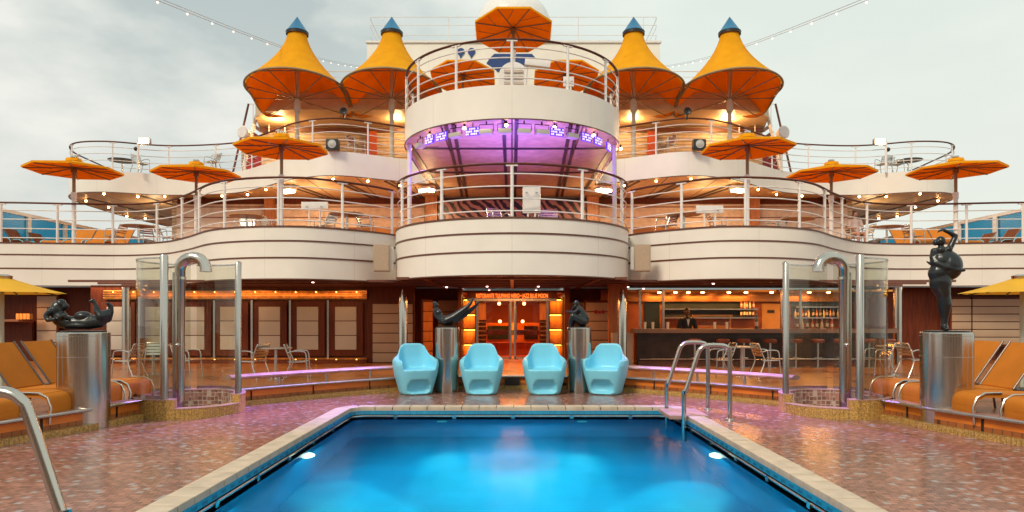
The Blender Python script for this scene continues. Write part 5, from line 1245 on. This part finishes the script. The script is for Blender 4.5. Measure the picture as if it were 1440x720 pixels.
# ================================================================ SKY, SUN, CAMERA
w=bpy.data.worlds.new('World'); sc.world=w; w.use_nodes=True; t=w.node_tree; N=t.nodes; bg=N['Background']
EL,ROT=math.radians(43),math.radians(215)
sk=N.new('ShaderNodeTexSky'); sk.sky_type='NISHITA'; sk.sun_disc=False; sk.sun_elevation=EL; sk.sun_rotation=ROT; sk.air_density=1.2; sk.dust_density=2.5
tc=N.new('ShaderNodeTexCoord'); mp=N.new('ShaderNodeMapping'); mp.inputs['Scale'].default_value=(1,1,2.2); mp.inputs['Location'].default_value=(4.6,2.2,.4); lk(t,tc.outputs['Generated'],mp.inputs[0])
nz=N.new('ShaderNodeTexNoise'); nz.inputs['Scale'].default_value=2.6; nz.inputs['Detail'].default_value=7; nz.inputs['Roughness'].default_value=.52; lk(t,mp.outputs[0],nz.inputs['Vector'])
cr=N.new('ShaderNodeValToRGB'); e=cr.color_ramp.elements; e[0].position=.47; e[0].color=(3.7,4.45,4.45,1); e[1].position=.62; e[1].color=(7.3,7.4,6.9,1); lk(t,nz.outputs[0],cr.inputs[0])
# calm pale sky to the right, cloudier to the left
sp=N.new('ShaderNodeSeparateXYZ'); lk(t,tc.outputs['Generated'],sp.inputs[0]); mr=N.new('ShaderNodeMapRange'); mr.inputs[1].default_value=-.25; mr.inputs[2].default_value=.15; mr.inputs[3].default_value=1; mr.inputs[4].default_value=.18; lk(t,sp.outputs['X'],mr.inputs[0])
cl=N.new('ShaderNodeMixRGB'); cl.inputs[1].default_value=(6.85,7.6,6.9,1); lk(t,mr.outputs[0],cl.inputs[0]); lk(t,cr.outputs[0],cl.inputs[2])
mrz=N.new('ShaderNodeMapRange'); mrz.inputs[1].default_value=.12; mrz.inputs[2].default_value=.5; lk(t,sp.outputs['Z'],mrz.inputs[0])
hz=N.new('ShaderNodeMixRGB'); lk(t,mrz.outputs[0],hz.inputs[0]); hz.inputs[1].default_value=(7.5,7.35,6.6,1); lk(t,cl.outputs[0],hz.inputs[2])
mh=N.new('ShaderNodeMixRGB'); mh.inputs[0].default_value=.45; lk(t,hz.outputs[0],mh.inputs[1]); lk(t,cl.outputs[0],mh.inputs[2])
mx=N.new('ShaderNodeMixRGB'); mx.inputs[0].default_value=.95; lk(t,sk.outputs[0],mx.inputs[1]); lk(t,mh.outputs[0],mx.inputs[2]); lk(t,mx.outputs[0],bg.inputs[0]); bg.inputs[1].default_value=.122
sun=bpy.data.lights.new('sun','SUN'); sun.energy=2.4; sun.angle=math.radians(14); sun.color=(1,.86,.66); so=bpy.data.objects.new('sun',sun); COL.objects.link(so)
so.rotation_euler=(-Vector((math.sin(ROT)*math.cos(EL),math.cos(ROT)*math.cos(EL),math.sin(EL)))).to_track_quat('-Z','Y').to_euler()
cam=bpy.data.cameras.new('camera'); cam.sensor_width=36; cam.lens=36*F/1440; cam.shift_y=85/1440; cam.clip_end=6000; cam.clip_start=.1
co=bpy.data.objects.new('camera',cam); COL.objects.link(co); co.location=(0,0,1.6); co.rotation_euler=(PI/2,0,0); sc.camera=co
sc.view_settings.view_transform='Standard'; sc.view_settings.look='None'; sc.view_settings.exposure=0; sc.view_settings.gamma=1
sc.render.engine='CYCLES'; c=sc.cycles; c.use_denoising=True; c.max_bounces=7; c.diffuse_bounces=3; c.glossy_bounces=4; c.transparent_max_bounces=16; c.transmission_bounces=3; c.sample_clamp_indirect=4; c.caustics_reflective=False; c.caustics_refractive=False; c.use_light_tree=True
for o in list(COL.objects):
    if o.get('_used') is not None: del o['_used']
